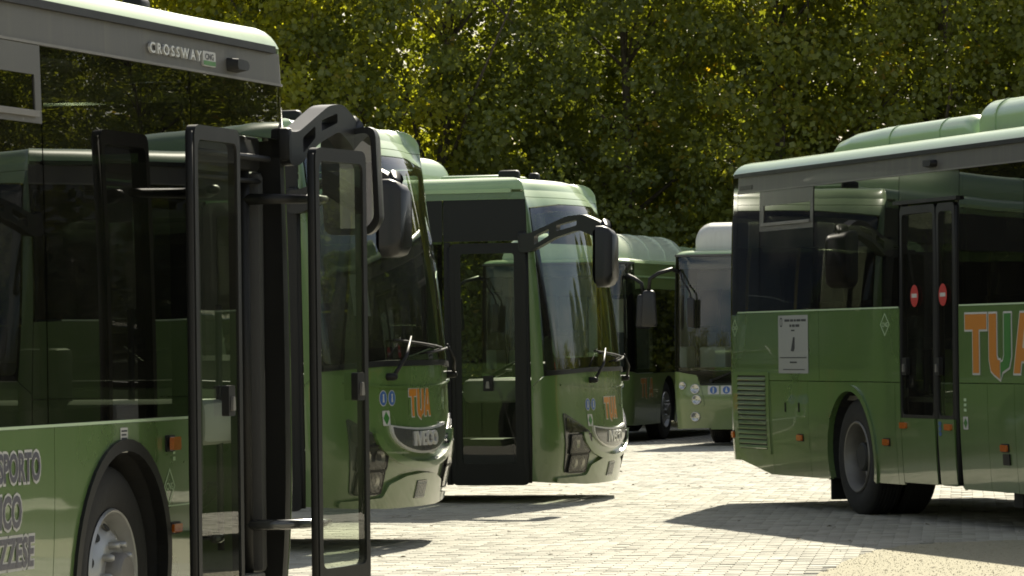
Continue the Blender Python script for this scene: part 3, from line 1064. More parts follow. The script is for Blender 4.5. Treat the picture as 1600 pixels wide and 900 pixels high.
def crossway(name, loc, head, pitch, label, C):
    b = Body()
    root = empty(name, loc, head, -pitch)
    tag(root, label, 'bus', 'buses parked on the yard')
    G = M['green']
    belt = C['belt']
    axF, axR = -2.72, -8.92
    cantz = C.get('cant_z', 2.79)
    cantm = C.get('cant_m', M['grey'])

    def bottom(x):
        return 0.29 if x > -11.0 else 0.29 + (-11.0 - x) * 0.14
    g = 0.003
    fr = b.sx(-0.33)
    # ---------------- right side
    door = C['front_door']               # (x0, x1)
    seams = C['seams']
    for k in range(len(seams) - 1):
        x0, x1 = seams[k], seams[k + 1]
        if C.get('mid_door') and C['mid_door'][0] <= x0 + 1e-3 and x1 - 1e-3 <= C['mid_door'][1]:
            continue
        ztop = C.get('tier', belt)
        b.panel('side_panel', arch_poly(b, -1, x0 + g, x1 - g, ztop - (g if 'tier' in C else 0), bottom, (axF, axR)), G, root)
    if 'tier' in C:
        for (x0, x1) in C['upper']:
            b.panel('side_panel', [(b.sR(x0 + g), C['tier'] + g), (b.sR(x1 - g), C['tier'] + g), (b.sR(x1 - g), belt), (b.sR(x0 + g), belt)], G, root)
    # belt trim line
    for (x0, x1) in C['belt_lines']:
        b.panel('belt_trim', [(b.sR(x0), belt + 0.002), (b.sR(x1), belt + 0.002), (b.sR(x1), belt + 0.014), (b.sR(x0), belt + 0.014)], M['pale_line'], root, off=0.004, thick=0.008)
    # glass band
    for (x0, x1) in C['panes']:
        p = rect(b.sR(x0 + 0.006), b.sR(x1 - 0.006), belt + 0.016, cantz - 0.008)
        pi = rect(b.sR(x0 + 0.05), b.sR(x1 - 0.05), belt + 0.075, cantz - 0.05, 0.03, 3)
        wn_ = b.panel('window', p, C.get('glass', M['win']), root, off=0.0, thick=0.008)
        b.panel('window_border', p, M['black_gloss'], wn_, off=-0.010, thick=0.004, holes=[pi])
    # cantrail and gutter
    ce = C.get('cant_end', -0.33)
    b.panel('cantrail', [(b.sR(-11.84), cantz), (b.sR(ce), cantz), (b.sR(ce), 2.945), (b.sR(-11.84), 2.945)], cantm, root)
    b.panel('cantrail_trim', [(b.sR(-11.84), cantz - 0.006), (b.sR(ce), cantz - 0.006), (b.sR(ce), cantz + 0.006), (b.sR(-11.84), cantz + 0.006)],
            M['rim_dirty'] if cantm is M['grey'] else G, root, off=0.008, thick=0.016)
    b.panel('roof_gutter', [(b.sR(-11.9), 2.94), (b.sR(-0.5), 2.94), (b.sR(-0.5), 2.975), (b.sR(-11.9), 2.975)],
            M['black_plastic'] if cantm is M['grey'] else M['roof_sunlit'], root, off=0.022, thick=0.04)
    # ---------------- left side, plain
    ls = [-11.84, -9.7, -7.6, -5.4, -3.5, -0.33]
    for k in range(5):
        b.panel('side_panel', arch_poly(b, 1, ls[k] + g, ls[k + 1] - g, belt, bottom, (axF, axR)), G, root)
        p = rect(b.sL(ls[k + 1] - 0.006), b.sL(ls[k] + 0.006), belt + 0.016, cantz - 0.008)
        pi = rect(b.sL(ls[k + 1] - 0.05), b.sL(ls[k] + 0.05), belt + 0.075, cantz - 0.05, 0.03, 3)
        wn_ = b.panel('window', p, M['wind'] if k == 4 else M['win'], root, off=0.0, thick=0.008)
        b.panel('window_border', p, M['black_gloss'], wn_, off=-0.010, thick=0.004, holes=[pi])
        if k not in (1, 4):
            box('inner_lining', (ls[k] + 0.02, 1.19, 0.40), (ls[k + 1] - 0.02, 1.215, belt), M['interior_dark'], root)
    box('inner_lining', (-2.0, 1.17, 0.40), (-0.62, 1.20, belt), M['interior_dark'], root)
    b.panel('cantrail', [(b.sL(-11.84), cantz), (b.sL(-0.33), cantz), (b.sL(-0.33), 2.945), (b.sL(-11.84), 2.945)], cantm, root)
    # ---------------- rear
    T = b.total
    s0 = b.sx(-11.84)
    for sg in (-1, 1):
        b.panel('rear_panel', [(sg * (s0 + g), 0.40), (sg * T, 0.42), (sg * T, 1.70), (sg * (s0 + g), 1.70)], G, root)
        b.panel('rear_pillar', [(sg * (s0 + g), 1.705), (sg * (s0 + 0.42), 1.705), (sg * (s0 + 0.42), 2.945), (sg * (s0 + g), 2.945)],
                M['black_gloss'], root)
        b.panel('rear_top_panel', [(sg * (s0 + 0.425), 2.7), (sg * T, 2.7), (sg * T, 2.945), (sg * (s0 + 0.425), 2.945)], G, root)
        b.panel('tail_light', rounded([(sg * (s0 + 0.32), 0.75), (sg * (s0 + 0.46), 0.75), (sg * (s0 + 0.46), 1.45), (sg * (s0 + 0.32), 1.45)], 0.04), M['red_print'], root, off=0.02, thick=0.03)
        b.panel('rear_window', [(sg * (s0 + 0.43), 1.71), (sg * T, 1.71), (sg * T, 2.695), (sg * (s0 + 0.43), 2.695)], M['win'], root, off=0.0, thick=0.006)
    # ---------------- roof, pods
    b.roof('roof', M['roof_sunlit'], root)
    for pd in C['pods']:
        pod(b, *pd[:6], root, **(pd[6] if len(pd) > 6 else {}))
    for h in C.get('hatches', ()):
        box('roof_hatch', (h[0], -0.36, 3.10), (h[1], 0.36, 3.10 + h[2]), M['pod_green'], root, 0.03)
    for (hx, hy, hl, hh) in C.get('roof_bits', ()):
        box('roof_antenna', (hx - hl / 2, hy - 0.05, 3.05), (hx + hl / 2, hy + 0.05, 3.1 + hh), M['black_plastic'], root, 0.03, 3)
    # ---------------- running gear
    for sd_ in (-1, 1):
        wheel(b, axF, sd_, root, 'front')
        wheel(b, axR, sd_, root, 'rear')
        arch_liner(b, axF, sd_, root)
        arch_liner(b, axR, sd_, root)
        arch_lip(b, axF, sd_, C.get('lip_front', M['black_plastic']), root)
        arch_lip(b, axR, sd_, G, root)
        box('mud_flap', (-9.62, min(sd_ * 1.2, sd_ * 0.62), 0.11), (-9.585, max(sd_ * 1.2, sd_ * 0.62), 0.42), M['rubber'], root, 0.008)
    # underframe slab with notches at the wheels
    hw = 1.2
    pts = [(-0.75, -1.0), (-0.55, 0), (-0.75, 1.0)]
    for sgn in (1, -1):
        pts_s = [(-1.0, hw), (axF + 0.62, hw), (axF + 0.62, 0.6), (axF - 0.62, 0.6), (axF - 0.62, hw), (axR + 0.62, hw), (axR + 0.62, 0.6), (axR - 0.62, 0.6), (axR - 0.62, hw), (-10.9, hw)]
        pts += pts_s if sgn == 1 else [(x, -y) for x, y in pts_s[::-1]]
    prism('underframe', pts, [], 0.06, lambda u, v, t: Vector((u, v, 0.31 + t)), M['chassis'], root)
    fz = C.get('floor', 0.38)
    # raised floor for high-floor buses, with seats
    if fz > 0.5:
        box('raised_floor', (-11.6, -1.18, fz - 0.04), (-2.0, 1.18, fz), M['floor'], root)
    else:
        box('floor_covering', (-3.4 - 8, -0.55, 0.374), (-0.8, 0.55, 0.384), M['floor'], root)
    first = None
    for x in C.get('seats_x', (-4.2, -5.0, -5.8, -6.6)):
        for y in (-0.95, -0.48, 0.48, 0.95):
            zf = fz if fz > 0.5 else 0.62
            if first is None:
                first = seat(root, 0, 0, 0)
                first.location = (x, y, zf)
            else:
                c = first.copy()
                col.objects.link(c)
                c.parent = root
                c.location = (x, y, zf)
    ds = seat(root, 0, 0, 0, 0.5)
    ds.name = 'driver_seat'
    ds.location = (-1.62, 0.62, 0.62)
    box('driver_platform', (-2.1, 0.12, 0.375), (-0.9, 1.16, 0.66), M['interior_dark'], root, 0.02)
    box('cab_partition', (-2.14, 0.15, 0.66), (-2.09, 1.18, 1.75), M['interior_dark'], root, 0.01)
    for y in (-0.3, 0.35):
        tube('grab_pole', [(-3.4, y, 0.38), (-3.4, y, 2.9)], 0.018, M['rail'], root, 8)
    box('ceiling_duct', (-11.5, 0.7, 2.62), (-1.6, 1.16, 2.9), M['interior'], root, 0.05)
    box('ceiling_duct', (-11.5, -1.16, 2.62), (-2.2, -0.7, 2.9), M['interior'], root, 0.05)
    crossway_front(b, root, C)
    if C.get('mirrors', True):
        mirror_unit(b, -1, root)
    return b, root


def tua_side(b, root, x0, z0, wid, hgt):
    tua(b, b.sR(x0), z0, wid, hgt, root, outline=0.016)


# ================================================================== GROUND
def gz(y):
    """the yard falls away gently towards the trees"""
    return -0.0058 * max(0.0, y - 40.0) if y > 40 else 0.0


def stone_mat(name, per_object):
    m, nt, p, out = new_mat(name)
    if per_object:
        oi = nt.nodes.new('ShaderNodeObjectInfo')
        rnd = oi.outputs['Random']
    else:
        at = nt.nodes.new('ShaderNodeAttribute')
        at.attribute_name = 'tone'
        rnd = at.outputs['Fac']
    cr = nt.nodes.new('ShaderNodeValToRGB')
    e = cr.color_ramp.elements
    e[0].position, e[0].color = 0.0, (0.28, 0.264, 0.205, 1)
    e[1].position, e[1].color = 1.0, (0.41, 0.39, 0.315, 1)
    k = cr.color_ramp.elements.new(0.3)
    k.color = (0.362, 0.343, 0.274, 1)
    nt.links.new(rnd, cr.inputs['Fac'])
    geo = nt.nodes.new('ShaderNodeNewGeometry')
    n1 = nt.nodes.new('ShaderNodeTexNoise')
    n1.inputs['Scale'].default_value = 0.55
    n1.inputs['Detail'].default_value = 5
    nt.links.new(geo.outputs['Position'], n1.inputs['Vector'])
    n2 = nt.nodes.new('ShaderNodeTexNoise')
    n2.inputs['Scale'].default_value = 90.0
    nt.links.new(geo.outputs['Position'], n2.inputs['Vector'])
    mr = nt.nodes.new('ShaderNodeMapRange')
    mr.inputs['From Min'].default_value = 0.3
    mr.inputs['From Max'].default_value = 0.7
    mr.inputs['To Min'].default_value = 0.80
    mr.inputs['To Max'].default_value = 1.08
    nt.links.new(n1.outputs['Fac'], mr.inputs['Value'])
    mr2 = nt.nodes.new('ShaderNodeMapRange')
    mr2.inputs['To Min'].default_value = 0.85
    mr2.inputs['To Max'].default_value = 1.15
    nt.links.new(n2.outputs['Fac'], mr2.inputs['Value'])
    mu = nt.nodes.new('ShaderNodeMath')
    mu.operation = 'MULTIPLY'
    mpx = nt.nodes.new('ShaderNodeMapping')
    mpx.inputs['Rotation'].default_value = (0, 0, R(14))
    mpx.inputs['Scale'].default_value = (2.2, 0.12, 1.0)
    nt.links.new(geo.outputs['Position'], mpx.inputs['Vector'])
    n3 = nt.nodes.new('ShaderNodeTexNoise')
    n3.inputs['Scale'].default_value = 1.0
    n3.inputs['Detail'].default_value = 5
    nt.links.new(mpx.outputs['Vector'], n3.inputs['Vector'])
    n4 = nt.nodes.new('ShaderNodeTexNoise')
    n4.inputs['Scale'].default_value = 1.7
    n4.inputs['Detail'].default_value = 3
    nt.links.new(geo.outputs['Position'], n4.inputs['Vector'])
    fac = []
    for nn_, lo_, hi_, dk in ((n3, 0.56, 0.74, 0.82), (n4, 0.66, 0.76, 0.62)):
        q_ = nt.nodes.new('ShaderNodeMapRange')
        q_.inputs['From Min'].default_value = lo_
        q_.inputs['From Max'].default_value = hi_
        q_.inputs['To Min'].default_value = 1.0
        q_.inputs['To Max'].default_value = dk
        nt.links.new(nn_.outputs['Fac'], q_.inputs['Value'])
        fac.append(q_)
    ma = nt.nodes.new('ShaderNodeMath')
    ma.operation = 'MULTIPLY'
    nt.links.new(fac[0].outputs['Result'], ma.inputs[0])
    nt.links.new(fac[1].outputs['Result'], ma.inputs[1])
    mb = nt.nodes.new('ShaderNodeMath')
    mb.operation = 'MULTIPLY'
    nt.links.new(ma.outputs['Value'], mb.inputs[0])
    nt.links.new(mr2.outputs['Result'], mb.inputs[1])
    nt.links.new(mr.outputs['Result'], mu.inputs[0])
    nt.links.new(mb.outputs['Value'], mu.inputs[1])
    vm = nt.nodes.new('ShaderNodeVectorMath')
    vm.operation = 'SCALE'
    nt.links.new(cr.outputs['Color'], vm.inputs[0])
    nt.links.new(mu.outputs['Value'], vm.inputs['Scale'])
    nt.links.new(vm.outputs['Vector'], p.inputs['Base Color'])
    p.inputs['Roughness'].default_value = 0.85
    bp = nt.nodes.new('ShaderNodeBump')
    bp.inputs['Strength'].default_value = 0.4
    bp.inputs['Distance'].default_value = 0.004
    nt.links.new(n2.outputs['Fac'], bp.inputs['Height'])
    nt.links.new(bp.outputs['Normal'], p.inputs['Normal'])
    return m


M['paver'] = stone_mat('paver_stone', False)
M['paver_one'] = stone_mat('paver_stone_single', True)
M['joint'] = pbr('joint_sand', (0.085, 0.08, 0.055), 0.95, noise=0.4, nscale=6.0)
M['patch'] = pbr('bound_gravel', (0.31, 0.28, 0.185), 0.95, noise=0.5, nscale=28.0, bump=0.6, bscale=220.0, bdist=0.004)


def far_ground_mat():
    m, nt, p, out = new_mat('yard_far')
    geo = nt.nodes.new('ShaderNodeNewGeometry')
    br = nt.nodes.new('ShaderNodeTexBrick')
    br.inputs['Scale'].default_value = 1.0
    br.inputs['Brick Width'].default_value = 0.2
    br.inputs['Row Height'].default_value = 0.1
    br.inputs['Mortar Size'].default_value = 0.006
    br.inputs['Color1'].default_value = (0.42, 0.39, 0.32, 1)
    br.inputs['Color2'].default_value = (0.52, 0.49, 0.41, 1)
    br.inputs['Mortar'].default_value = (0.10, 0.09, 0.07, 1)
    nt.links.new(geo.outputs['Position'], br.inputs['Vector'])
    nt.links.new(br.outputs['Color'], p.inputs['Base Color'])
    p.inputs['Roughness'].default_value = 0.9
    return m


M['far_ground'] = far_ground_mat()
YS = [-300, -60, 0, 20, 40, 80, 140, 400]
XS = [-300, -40, 0, 40, 300]
PV0, PV1, PVX0, PVX1 = 22.0, 66.0, -5.5, 9.5        # field of built pavers
gv, gf = [], []
for y in YS:
    for x in XS:
        gv.append((x, y, gz(y) - 0.016))
for j in range(len(YS) - 1):
    for i in range(len(XS) - 1):
        a = j * len(XS) + i
        gf.append((a, a + 1, a + 1 + len(XS), a + len(XS)))
tag(mesh_obj('ground', gv, gf, M['far_ground']), kind='structure')
# bedding under the pavers
bed = tag(mesh_obj('paving', [(x, y, gz(y) - 0.0105) for y in (PV0, 40.0, PV1) for x in (PVX0, PVX1)], [(0, 1, 3, 2), (2, 3, 5, 4)], M['joint']), kind='structure')

_pp = [(1.45, 24.0), (1.80, 26.3), (2.02, 27.43), (2.33, 29.0), (2.55, 29.85), (2.78, 30.33), (3.05, 30.65), (3.6, 30.9), (6.5, 31.2)]
PATCH = []
_pr = random.Random(9)
for _k in range(len(_pp) - 1):
    for _q in range(10):
        _t = _q / 10
        PATCH.append((_pp[_k][0] * (1 - _t) + _pp[_k + 1][0] * _t + _pr.uniform(-0.022, 0.022), _pp[_k][1] * (1 - _t) + _pp[_k + 1][1] * _t + _pr.uniform(-0.05, 0.05)))
PATCH += [(6.5, 31.2), (6.5, 24.0)]


def in_patch(x, y):
    c = False
    n = len(PATCH)
    for i in range(n):
        x1, y1 = PATCH[i]
        x2, y2 = PATCH[(i + 1) % n]
        if (y1 > y) != (y2 > y) and x < (x2 - x1) * (y - y1) / (y2 - y1) + x1:
            c = not c
    return c


prism('gravel_patch', PATCH, [], 0.02, lambda u, v, t: Vector((u, v, -0.016 + t)), M['patch'], None)
tag(bpy.data.objects['gravel_patch'], kind='structure')


def pebbles():
    rng = np.random.default_rng(12)
    V, F = [], []
    n = 0
    while n < 9000:
        x, y = rng.uniform(1.4, 5.2), 25.5 + 5.6 * rng.random()
        if not in_patch(x, y):
            if rng.random() > 0.02:
                continue
        r = rng.uniform(0.002, 0.007)
        o = len(V)
        a = rng.uniform(0, 6.28)
        for k in range(4):
            q = a + k * math.pi / 2 + rng.uniform(-0.3, 0.3)
            V.append((x + r * math.cos(q), y + r * math.sin(q), 0.003))
        V.append((x + rng.uniform(-0.3, 0.3) * r, y + rng.uniform(-0.3, 0.3) * r, 0.003 + r * rng.uniform(0.6, 1.1)))
        F += [(o + k, o + (k + 1) % 4, o + 4) for k in range(4)]
        n += 1
    o = mesh_obj('pebbles', V, F, M['patch'])
    tag(o, 'loose tan grit scattered over the gravel patch at lower right', 'grit', kind='stuff')


pebbles()


def pix(x, y, z):
    """projection, to choose which pavers count as singles"""
    zz = z - CAM_H
    d = y * math.cos(PITCH) + zz * math.sin(PITCH)
    u = -y * math.sin(PITCH) + zz * math.cos(PITCH)
    a, c = x / d * FPX, u / d * FPX
    return 800 + a * math.cos(ROLL) - c * math.sin(ROLL), 450 - (a * math.sin(ROLL) + c * math.cos(ROLL))


def build_pavers():
    rng = np.random.default_rng(3)
    ang = R(-6.0)
    ca, sa = math.cos(ang), math.sin(ang)
    bw_, bh_ = 0.2, 0.1
    cx, cy = (PVX0 + PVX1) / 2, (PV0 + PV1) / 2
    blocks = []
    R_ = 26.0
    nj = int(R_ / bh_)
    for j in range(-nj, nj):
        for i in range(-60, 60):
            u, v = (i + 0.5 * (j % 2)) * bw_, j * bh_
            x, y = cx + u * ca - v * sa, cy + u * sa + v * ca
            if PVX0 + 0.12 < x < PVX1 - 0.12 and PV0 + 0.12 < y < PV1 - 0.12 and not in_patch(x, y):
                blocks.append((x, y))
    singles = []
    for k, (x, y) in enumerate(blocks):
        px, py = pix(x, y, 0)
        if 585 < px < 1300 and 700 < py < 898:
            singles.append((y, k))
    singles.sort()
    single = {k for _, k in singles[:300]}
    t, c, h = 0.0026, 0.0035, 0.012
    hx, hy = bw_ / 2 - t, bh_ / 2 - t
    base = np.array([(-hx + c, -hy + c, 0), (hx - c, -hy + c, 0), (hx - c, hy - c, 0), (-hx + c, hy - c, 0),
                     (-hx, -hy, -c), (hx, -hy, -c), (hx, hy, -c), (-hx, hy, -c),
                     (-hx, -hy, -h), (hx, -hy, -h), (hx, hy, -h), (-hx, hy, -h)])
    quads = [(0, 1, 2, 3)] + [(4 + k, 4 + (k + 1) % 4, (k + 1) % 4, k) for k in range(4)] + [(8 + k, 8 + (k + 1) % 4, 4 + (k + 1) % 4, 4 + k) for k in range(4)]
    rot = np.array([[ca, -sa, 0], [sa, ca, 0], [0, 0, 1]])
    base = base @ rot.T
    far = [bxy for k, bxy in enumerate(blocks) if k not in single]
    N = len(far)
    P = np.array([(x, y, gz(y)) for x, y in far])
    P[:, 2] += rng.normal(0, 0.0012, N)
    tilt = rng.normal(0, 0.010, (N, 2))
    V = base[None] + P[:, None]
    V[:, :, 2] += base[None, :, 0] * tilt[:, :1] + base[None, :, 1] * tilt[:, 1:]
    V = V.reshape(-1, 3)
    Fq = (np.array(quads)[None] + (np.arange(N) * 12)[:, None, None]).reshape(-1, 4)
    me = bpy.data.meshes.new('paver_field')
    me.vertices.add(len(V))
    me.vertices.foreach_set('co', V.astype(np.float32).ravel())
    me.loops.add(Fq.size)
    me.loops.foreach_set('vertex_index', Fq.astype(np.int32).ravel())
    me.polygons.add(len(Fq))
    me.polygons.foreach_set('loop_start', np.arange(0, Fq.size, 4, dtype=np.int32))
    at = me.attributes.new('tone', 'FLOAT', 'POINT')
    at.data.foreach_set('value', np.repeat(rng.random(N), 12).astype(np.float32))
    me.materials.append(M['paver'])
    me.update(calc_edges=True)
    me.validate()
    o = bpy.data.objects.new('paver_field', me)
    link(o, bed)
    tag(o, kind='stuff')
    one = bpy.data.meshes.new('paver')
    one.from_pydata([tuple(v) for v in base], [], quads)
    one.materials.append(M['paver_one'])
    one.update()
    for k in sorted(single):
        x, y = blocks[k]
        p = bpy.data.objects.new('paver', one)
        p.location = (x, y, gz(y) + rng.normal(0, 0.0012))
        p.rotation_euler = (rng.normal(0, 0.010), rng.normal(0, 0.010), 0)
        link(p, bed)


build_pavers()



def litter():
    rng = np.random.default_rng(21)
    V, F = [], []
    for _ in range(260):
        x, y = rng.uniform(-3.5, 6.5), 25 + 30 * rng.random() ** 1.3
        r = rng.uniform(0.012, 0.03)
        o = len(V)
        a = rng.uniform(0, 6.28)
        z = gz(y) + 0.006
        for k, (u, v, h) in enumerate(((-1, 0, 0), (0, 0.55, 0.35), (1, 0, 0.1), (0, -0.55, 0.3))):
            V.append((x + r * (u * math.cos(a) - v * math.sin(a)), y + r * (u * math.sin(a) + v * math.cos(a)), z + h * r * rng.uniform(0.5, 1.6)))
        F += [(o, o + 1, o + 2), (o, o + 2, o + 3)]
    ob = mesh_obj('leaf_litter', V, F, pbr('dry_leaf', (0.10, 0.075, 0.03), 0.8, noise=0.4, nscale=30.0))
    tag(ob, 'dry brown leaves scattered thinly over the paving', 'leaves', kind='stuff')


litter()

# ================================================================== BUSES
D_POD = dict(r=0.16, slope=0.5, back=0.35)
# ---- A: nearest bus, door open
CA = dict(glass=M['win_dark'], belt=1.165, cant_z=2.79, seams=[-11.84, -9.9, -7.7, -5.6, -3.56, -1.74], front_door=(-1.74, -0.35), cant_end=-0.33,
          belt_lines=[(-11.8, -1.76)], panes=[(-11.84, -9.6), (-9.6, -7.5), (-7.5, -5.5), (-5.5, -3.63), (-3.63, -1.74)],
          pods=[(-9.6, -5.6, 0.85, 3.05, 3.42, M['pod_green'], D_POD)], roof_bits=[(-1.35, -0.85, 0.16, 0.07)],
          seats_x=(-4.3, -5.1, -5.9))
bA, rA = crossway('bus', (-2.243, 21.839, -0.0044), R(74.77), -0.000985,
                  'green bus with its two-leaf front door standing open, nearest at the left edge', CA)
# header above the open door
hd = bA.panel('door_header', [(bA.sR(-1.735), 2.52), (bA.sR(-0.335), 2.52), (bA.sR(-0.335), 2.784), (bA.sR(-1.735), 2.784)], M['win'], rA, thick=0.008)
bA.panel('header_backing', [(bA.sR(-1.735), 2.52), (bA.sR(-0.335), 2.52), (bA.sR(-0.335), 2.784), (bA.sR(-1.735), 2.784)], M['black_plastic'], hd, off=-0.012, thick=0.01)
box('door_mechanism', (-1.72, -1.18, 2.36), (-0.5, -0.98, 2.53), M['black_plastic'], rA, 0.02)
tube('mechanism_rod', [(-1.7, -1.22, 2.42), (-0.5, -1.22, 2.42)], 0.016, M['black_plastic'], rA, 8)
tube('mechanism_rod', [(-1.7, -1.17, 2.31), (-0.5, -1.17, 2.31)], 0.012, M['black_plastic'], rA, 8)
for x0, x1 in ((-1.735, -1.66), (-0.43, -0.338)):
    bA.panel('door_post', [(bA.sR(x0), 0.30), (bA.sR(x1), 0.30), (bA.sR(x1), 2.515), (bA.sR(x0), 2.515)], M['black_plastic'], rA, off=-0.004, thick=0.12)
# hinge shafts and swing arms carrying the leaves
for (xs, xl, dirn) in ((-1.60, -2.05, -1), (-0.62, -0.32, 1)):
    sh = tube('hinge_shaft', [(xs, -1.13, 0.36), (xs, -1.13, 2.4)], 0.03, M['black_plastic'], rA, 12)
    for z in (0.62, 2.22):
        tube('swing_arm', [(xs, -1.13, z), (xs + dirn * 0.02, -1.30, z), (xl - dirn * 0.1, -1.45, z), (xl, -1.455, z)], [0.03, 0.026, 0.022, 0.02], M['lamp_dark'] if z < 1 else M['black_plastic'], sh, 10)
# rear leaf: parallel to the side, pushed out and back
ox, oy = -2.40, -1.485
lf = door_leaf(rA, lambda u, v, t: Vector((ox + u, oy - t, v)), 0.63, 0.31, 2.50, handle_z=1.25, handle_side=0.62)
a9 = R(-6.0)
ox2, oy2 = -0.60, -1.475
door_leaf(rA, lambda u, v, t: Vector((ox2 + u * math.cos(a9) + t * math.sin(a9), oy2 + u * math.sin(a9) - t * math.cos(a9), v)), 0.63, 0.31, 2.47, handle_z=1.29, handle_side=0.74)
# entrance: step, fare machine, inner panel, curtain post
box('entrance_step', (-1.66, -1.2, 0.30), (-0.55, -0.55, 0.385), M['floor'], rA, 0.01)
box('ticket_machine', (-1.12, -0.35, 1.05), (-0.92, -0.12, 1.5), M['black_plastic'], rA, 0.03)
box('cab_door', (-1.75, 0.08, 0.4), (-0.95, 0.13, 1.35), M['interior_dark'], rA, 0.02)
box('inner_lining', (-0.52, -1.18, 0.38), (-0.44, -1.02, 2.36), M['interior_dark'], rA, 0.03)
tube('entrance_rail', [(-0.70, -1.02, 0.5), (-0.70, -1.02, 1.7)], 0.018, M['black_plastic'], rA, 8)
# hopper frame in the second window
def hopper(b, root, x0, x1, z0, z1, h):
    f = b.panel('hopper_frame', rect(b.sR(x0), b.sR(x1), z0, z1), M['grey'], root, off=0.006, thick=0.012, holes=[rect(b.sR(h[0]), b.sR(h[1]), h[2], h[3])])
    b.panel('hopper_pane', rect(b.sR(h[0]), b.sR(h[1]), h[2], h[3]), M['black_gloss'], f, off=-0.002, thick=0.004)
    b.panel('hopper_sill', rect(b.sR(h[0] - 0.02), b.sR(h[1] + 0.01), h[2] - 0.03, h[2] - 0.004, 0.004, 2), M['rim_dirty'], f, off=0.022, thick=0.02)


hopper(bA, rA, -5.3, -3.64, 2.45, 2.78, (-5.2, -3.71, 2.505, 2.655))
# name letters on the cantrail, small camera pod
t_ = bA.text('maker_lettering', 'CROSSWAY', bA.sR(-2.30), 2.835, 0.70, 0.05, M['silver'], rA, off=0.012, bold=0.015, extrude=0.05, space=1.45)
pl = bA.panel('name_badge', rect(bA.sR(-1.56), bA.sR(-1.38), 2.82, 2.89, 0.012), M['white'], rA, off=0.010, thick=0.01)
bA.panel('name_badge_base', rect(bA.sR(-1.555), bA.sR(-1.385), 2.824, 2.845), M['leaf_print'], pl, off=0.0115, thick=0.001)
bA.text('name_badge_lettering', 'CNG', bA.sR(-1.53), 2.85, 0.12, 0.03, M['ink'], pl, off=0.0115, bold=0.02)


def side_camera(b, root, x, z):
    V = []
    prof = rounded([(-0.10, -0.03), (0.08, -0.03), (0.11, 0.0), (0.08, 0.03), (-0.10, 0.035)], 0.02, 3)
    return prism('side_camera', prof, [], 0.055, lambda u, v, t: b.pt(b.sR(x + u * (1 - 3 * t)), z + v * (1 - 4 * t), t), M['black_plastic'], root)


side_camera(bA, rA, -1.10, 2.845)
# big lettering TRASPORTO UNICO ABRUZZESE
for (tx, xe, z0, hh, ww) in (('TRASPORTO', -3.735, 0.945, 0.125, 0.70), ('UNICO', -3.945, 0.755, 0.14, 0.45), ('ABRUZZESE', -3.80, 0.59, 0.13, 0.74)):
    o = bA.text('lettering_outline', tx, bA.sR(xe - ww) - 0.012, z0 - 0.012, ww + 0.024, hh + 0.024, M['white'], rA, off=0.003, bold=0.075)
    bA.text('lettering', tx, bA.sR(xe - ww), z0, ww, hh, M['letter_dark'], o, off=0.005, bold=0.028)
diamond_sign(bA, bA.sR(-2.14), 0.865, 0.145, 0.165, rA)
amber(bA, bA.sR(-2.13), 1.06, 0.10, 0.06, rA, off=0.04)
amber(bA, bA.sR(-2.06), 0.672, 0.11, 0.04, rA)
for k, (z0, z1) in enumerate(((1.085, 1.145), (1.035, 1.075))):
    st = bA.panel('sticker', rect(bA.sR(-2.77), bA.sR(-2.68), z0, z1), M['white'], rA, off=0.003, thick=0.001)
    for q in range(3):
        bA.panel('sticker_print', rect(bA.sR(-2.76), bA.sR(-2.69 - 0.01 * (q % 2)), z0 + 0.008 + q * (z1 - z0 - 0.01) / 3, z0 + 0.016 + q * (z1 - z0 - 0.01) / 3), M['ink'], st, off=0.0045, thick=0.001)
for k in range(4):
    bA.panel('small_mark', rect(bA.sR(-2.09), bA.sR(-2.06), 0.98 + 0.03 * k, 0.998 + 0.03 * k), M['pale_line'], rA, off=0.003, thick=0.001)
bA.panel('flap_seam', rect(bA.sR(-2.17), bA.sR(-1.76), 0.772, 0.778), M['pale_line'], rA, off=0.002, thick=0.004)

# ---- D: right-hand bus, seen from its rear quarter
CD = dict(glass=M['win_dark'], belt=1.72, tier=1.12, cant_z=2.80, seams=[-11.84, -10.92, -9.95, -7.86, -7.74, -6.45, -5.87, -5.33, -3.9, -2.0, -0.33],
          front_door=(-1.74, -0.35), mid_door=(-7.75, -6.44), upper=[(-11.84, -9.66), (-9.66, -7.74), (-6.45, -3.9), (-3.9, -1.74), (-1.74, -0.33)],
          belt_lines=[(-11.8, -7.76), (-6.43, -0.6)],
          panes=[(-11.84, -11.2), (-11.2, -9.78), (-9.78, -7.75), (-6.44, -5.12), (-5.12, -3.3), (-3.3, -1.8), (-1.8, -0.35)],
          pods=[(-10.45, -7.15, 0.86, 3.03, 3.27, M['pod_green'], dict(r=0.12, slope=0.22, back=1.2)), (-7.02, -2.6, 0.86, 3.05, 3.36, M['pod_green'], dict(r=0.15, slope=0.5, back=0.12))],
          floor=1.0, seats_x=(-4.0, -4.8, -5.6, -8.2, -9.0, -9.8, -10.6), lip_front=M['green'])
bD, rD = crossway('bus', (6.459, 27.42, 0.0087), R(-74.264), 0.00194,
                  'green bus at right with louvred engine grille, white notice and large orange letters', CD)
hopper(bD, rD, -11.19, -9.79, 2.44, 2.79, (-11.08, -9.86, 2.515, 2.665))
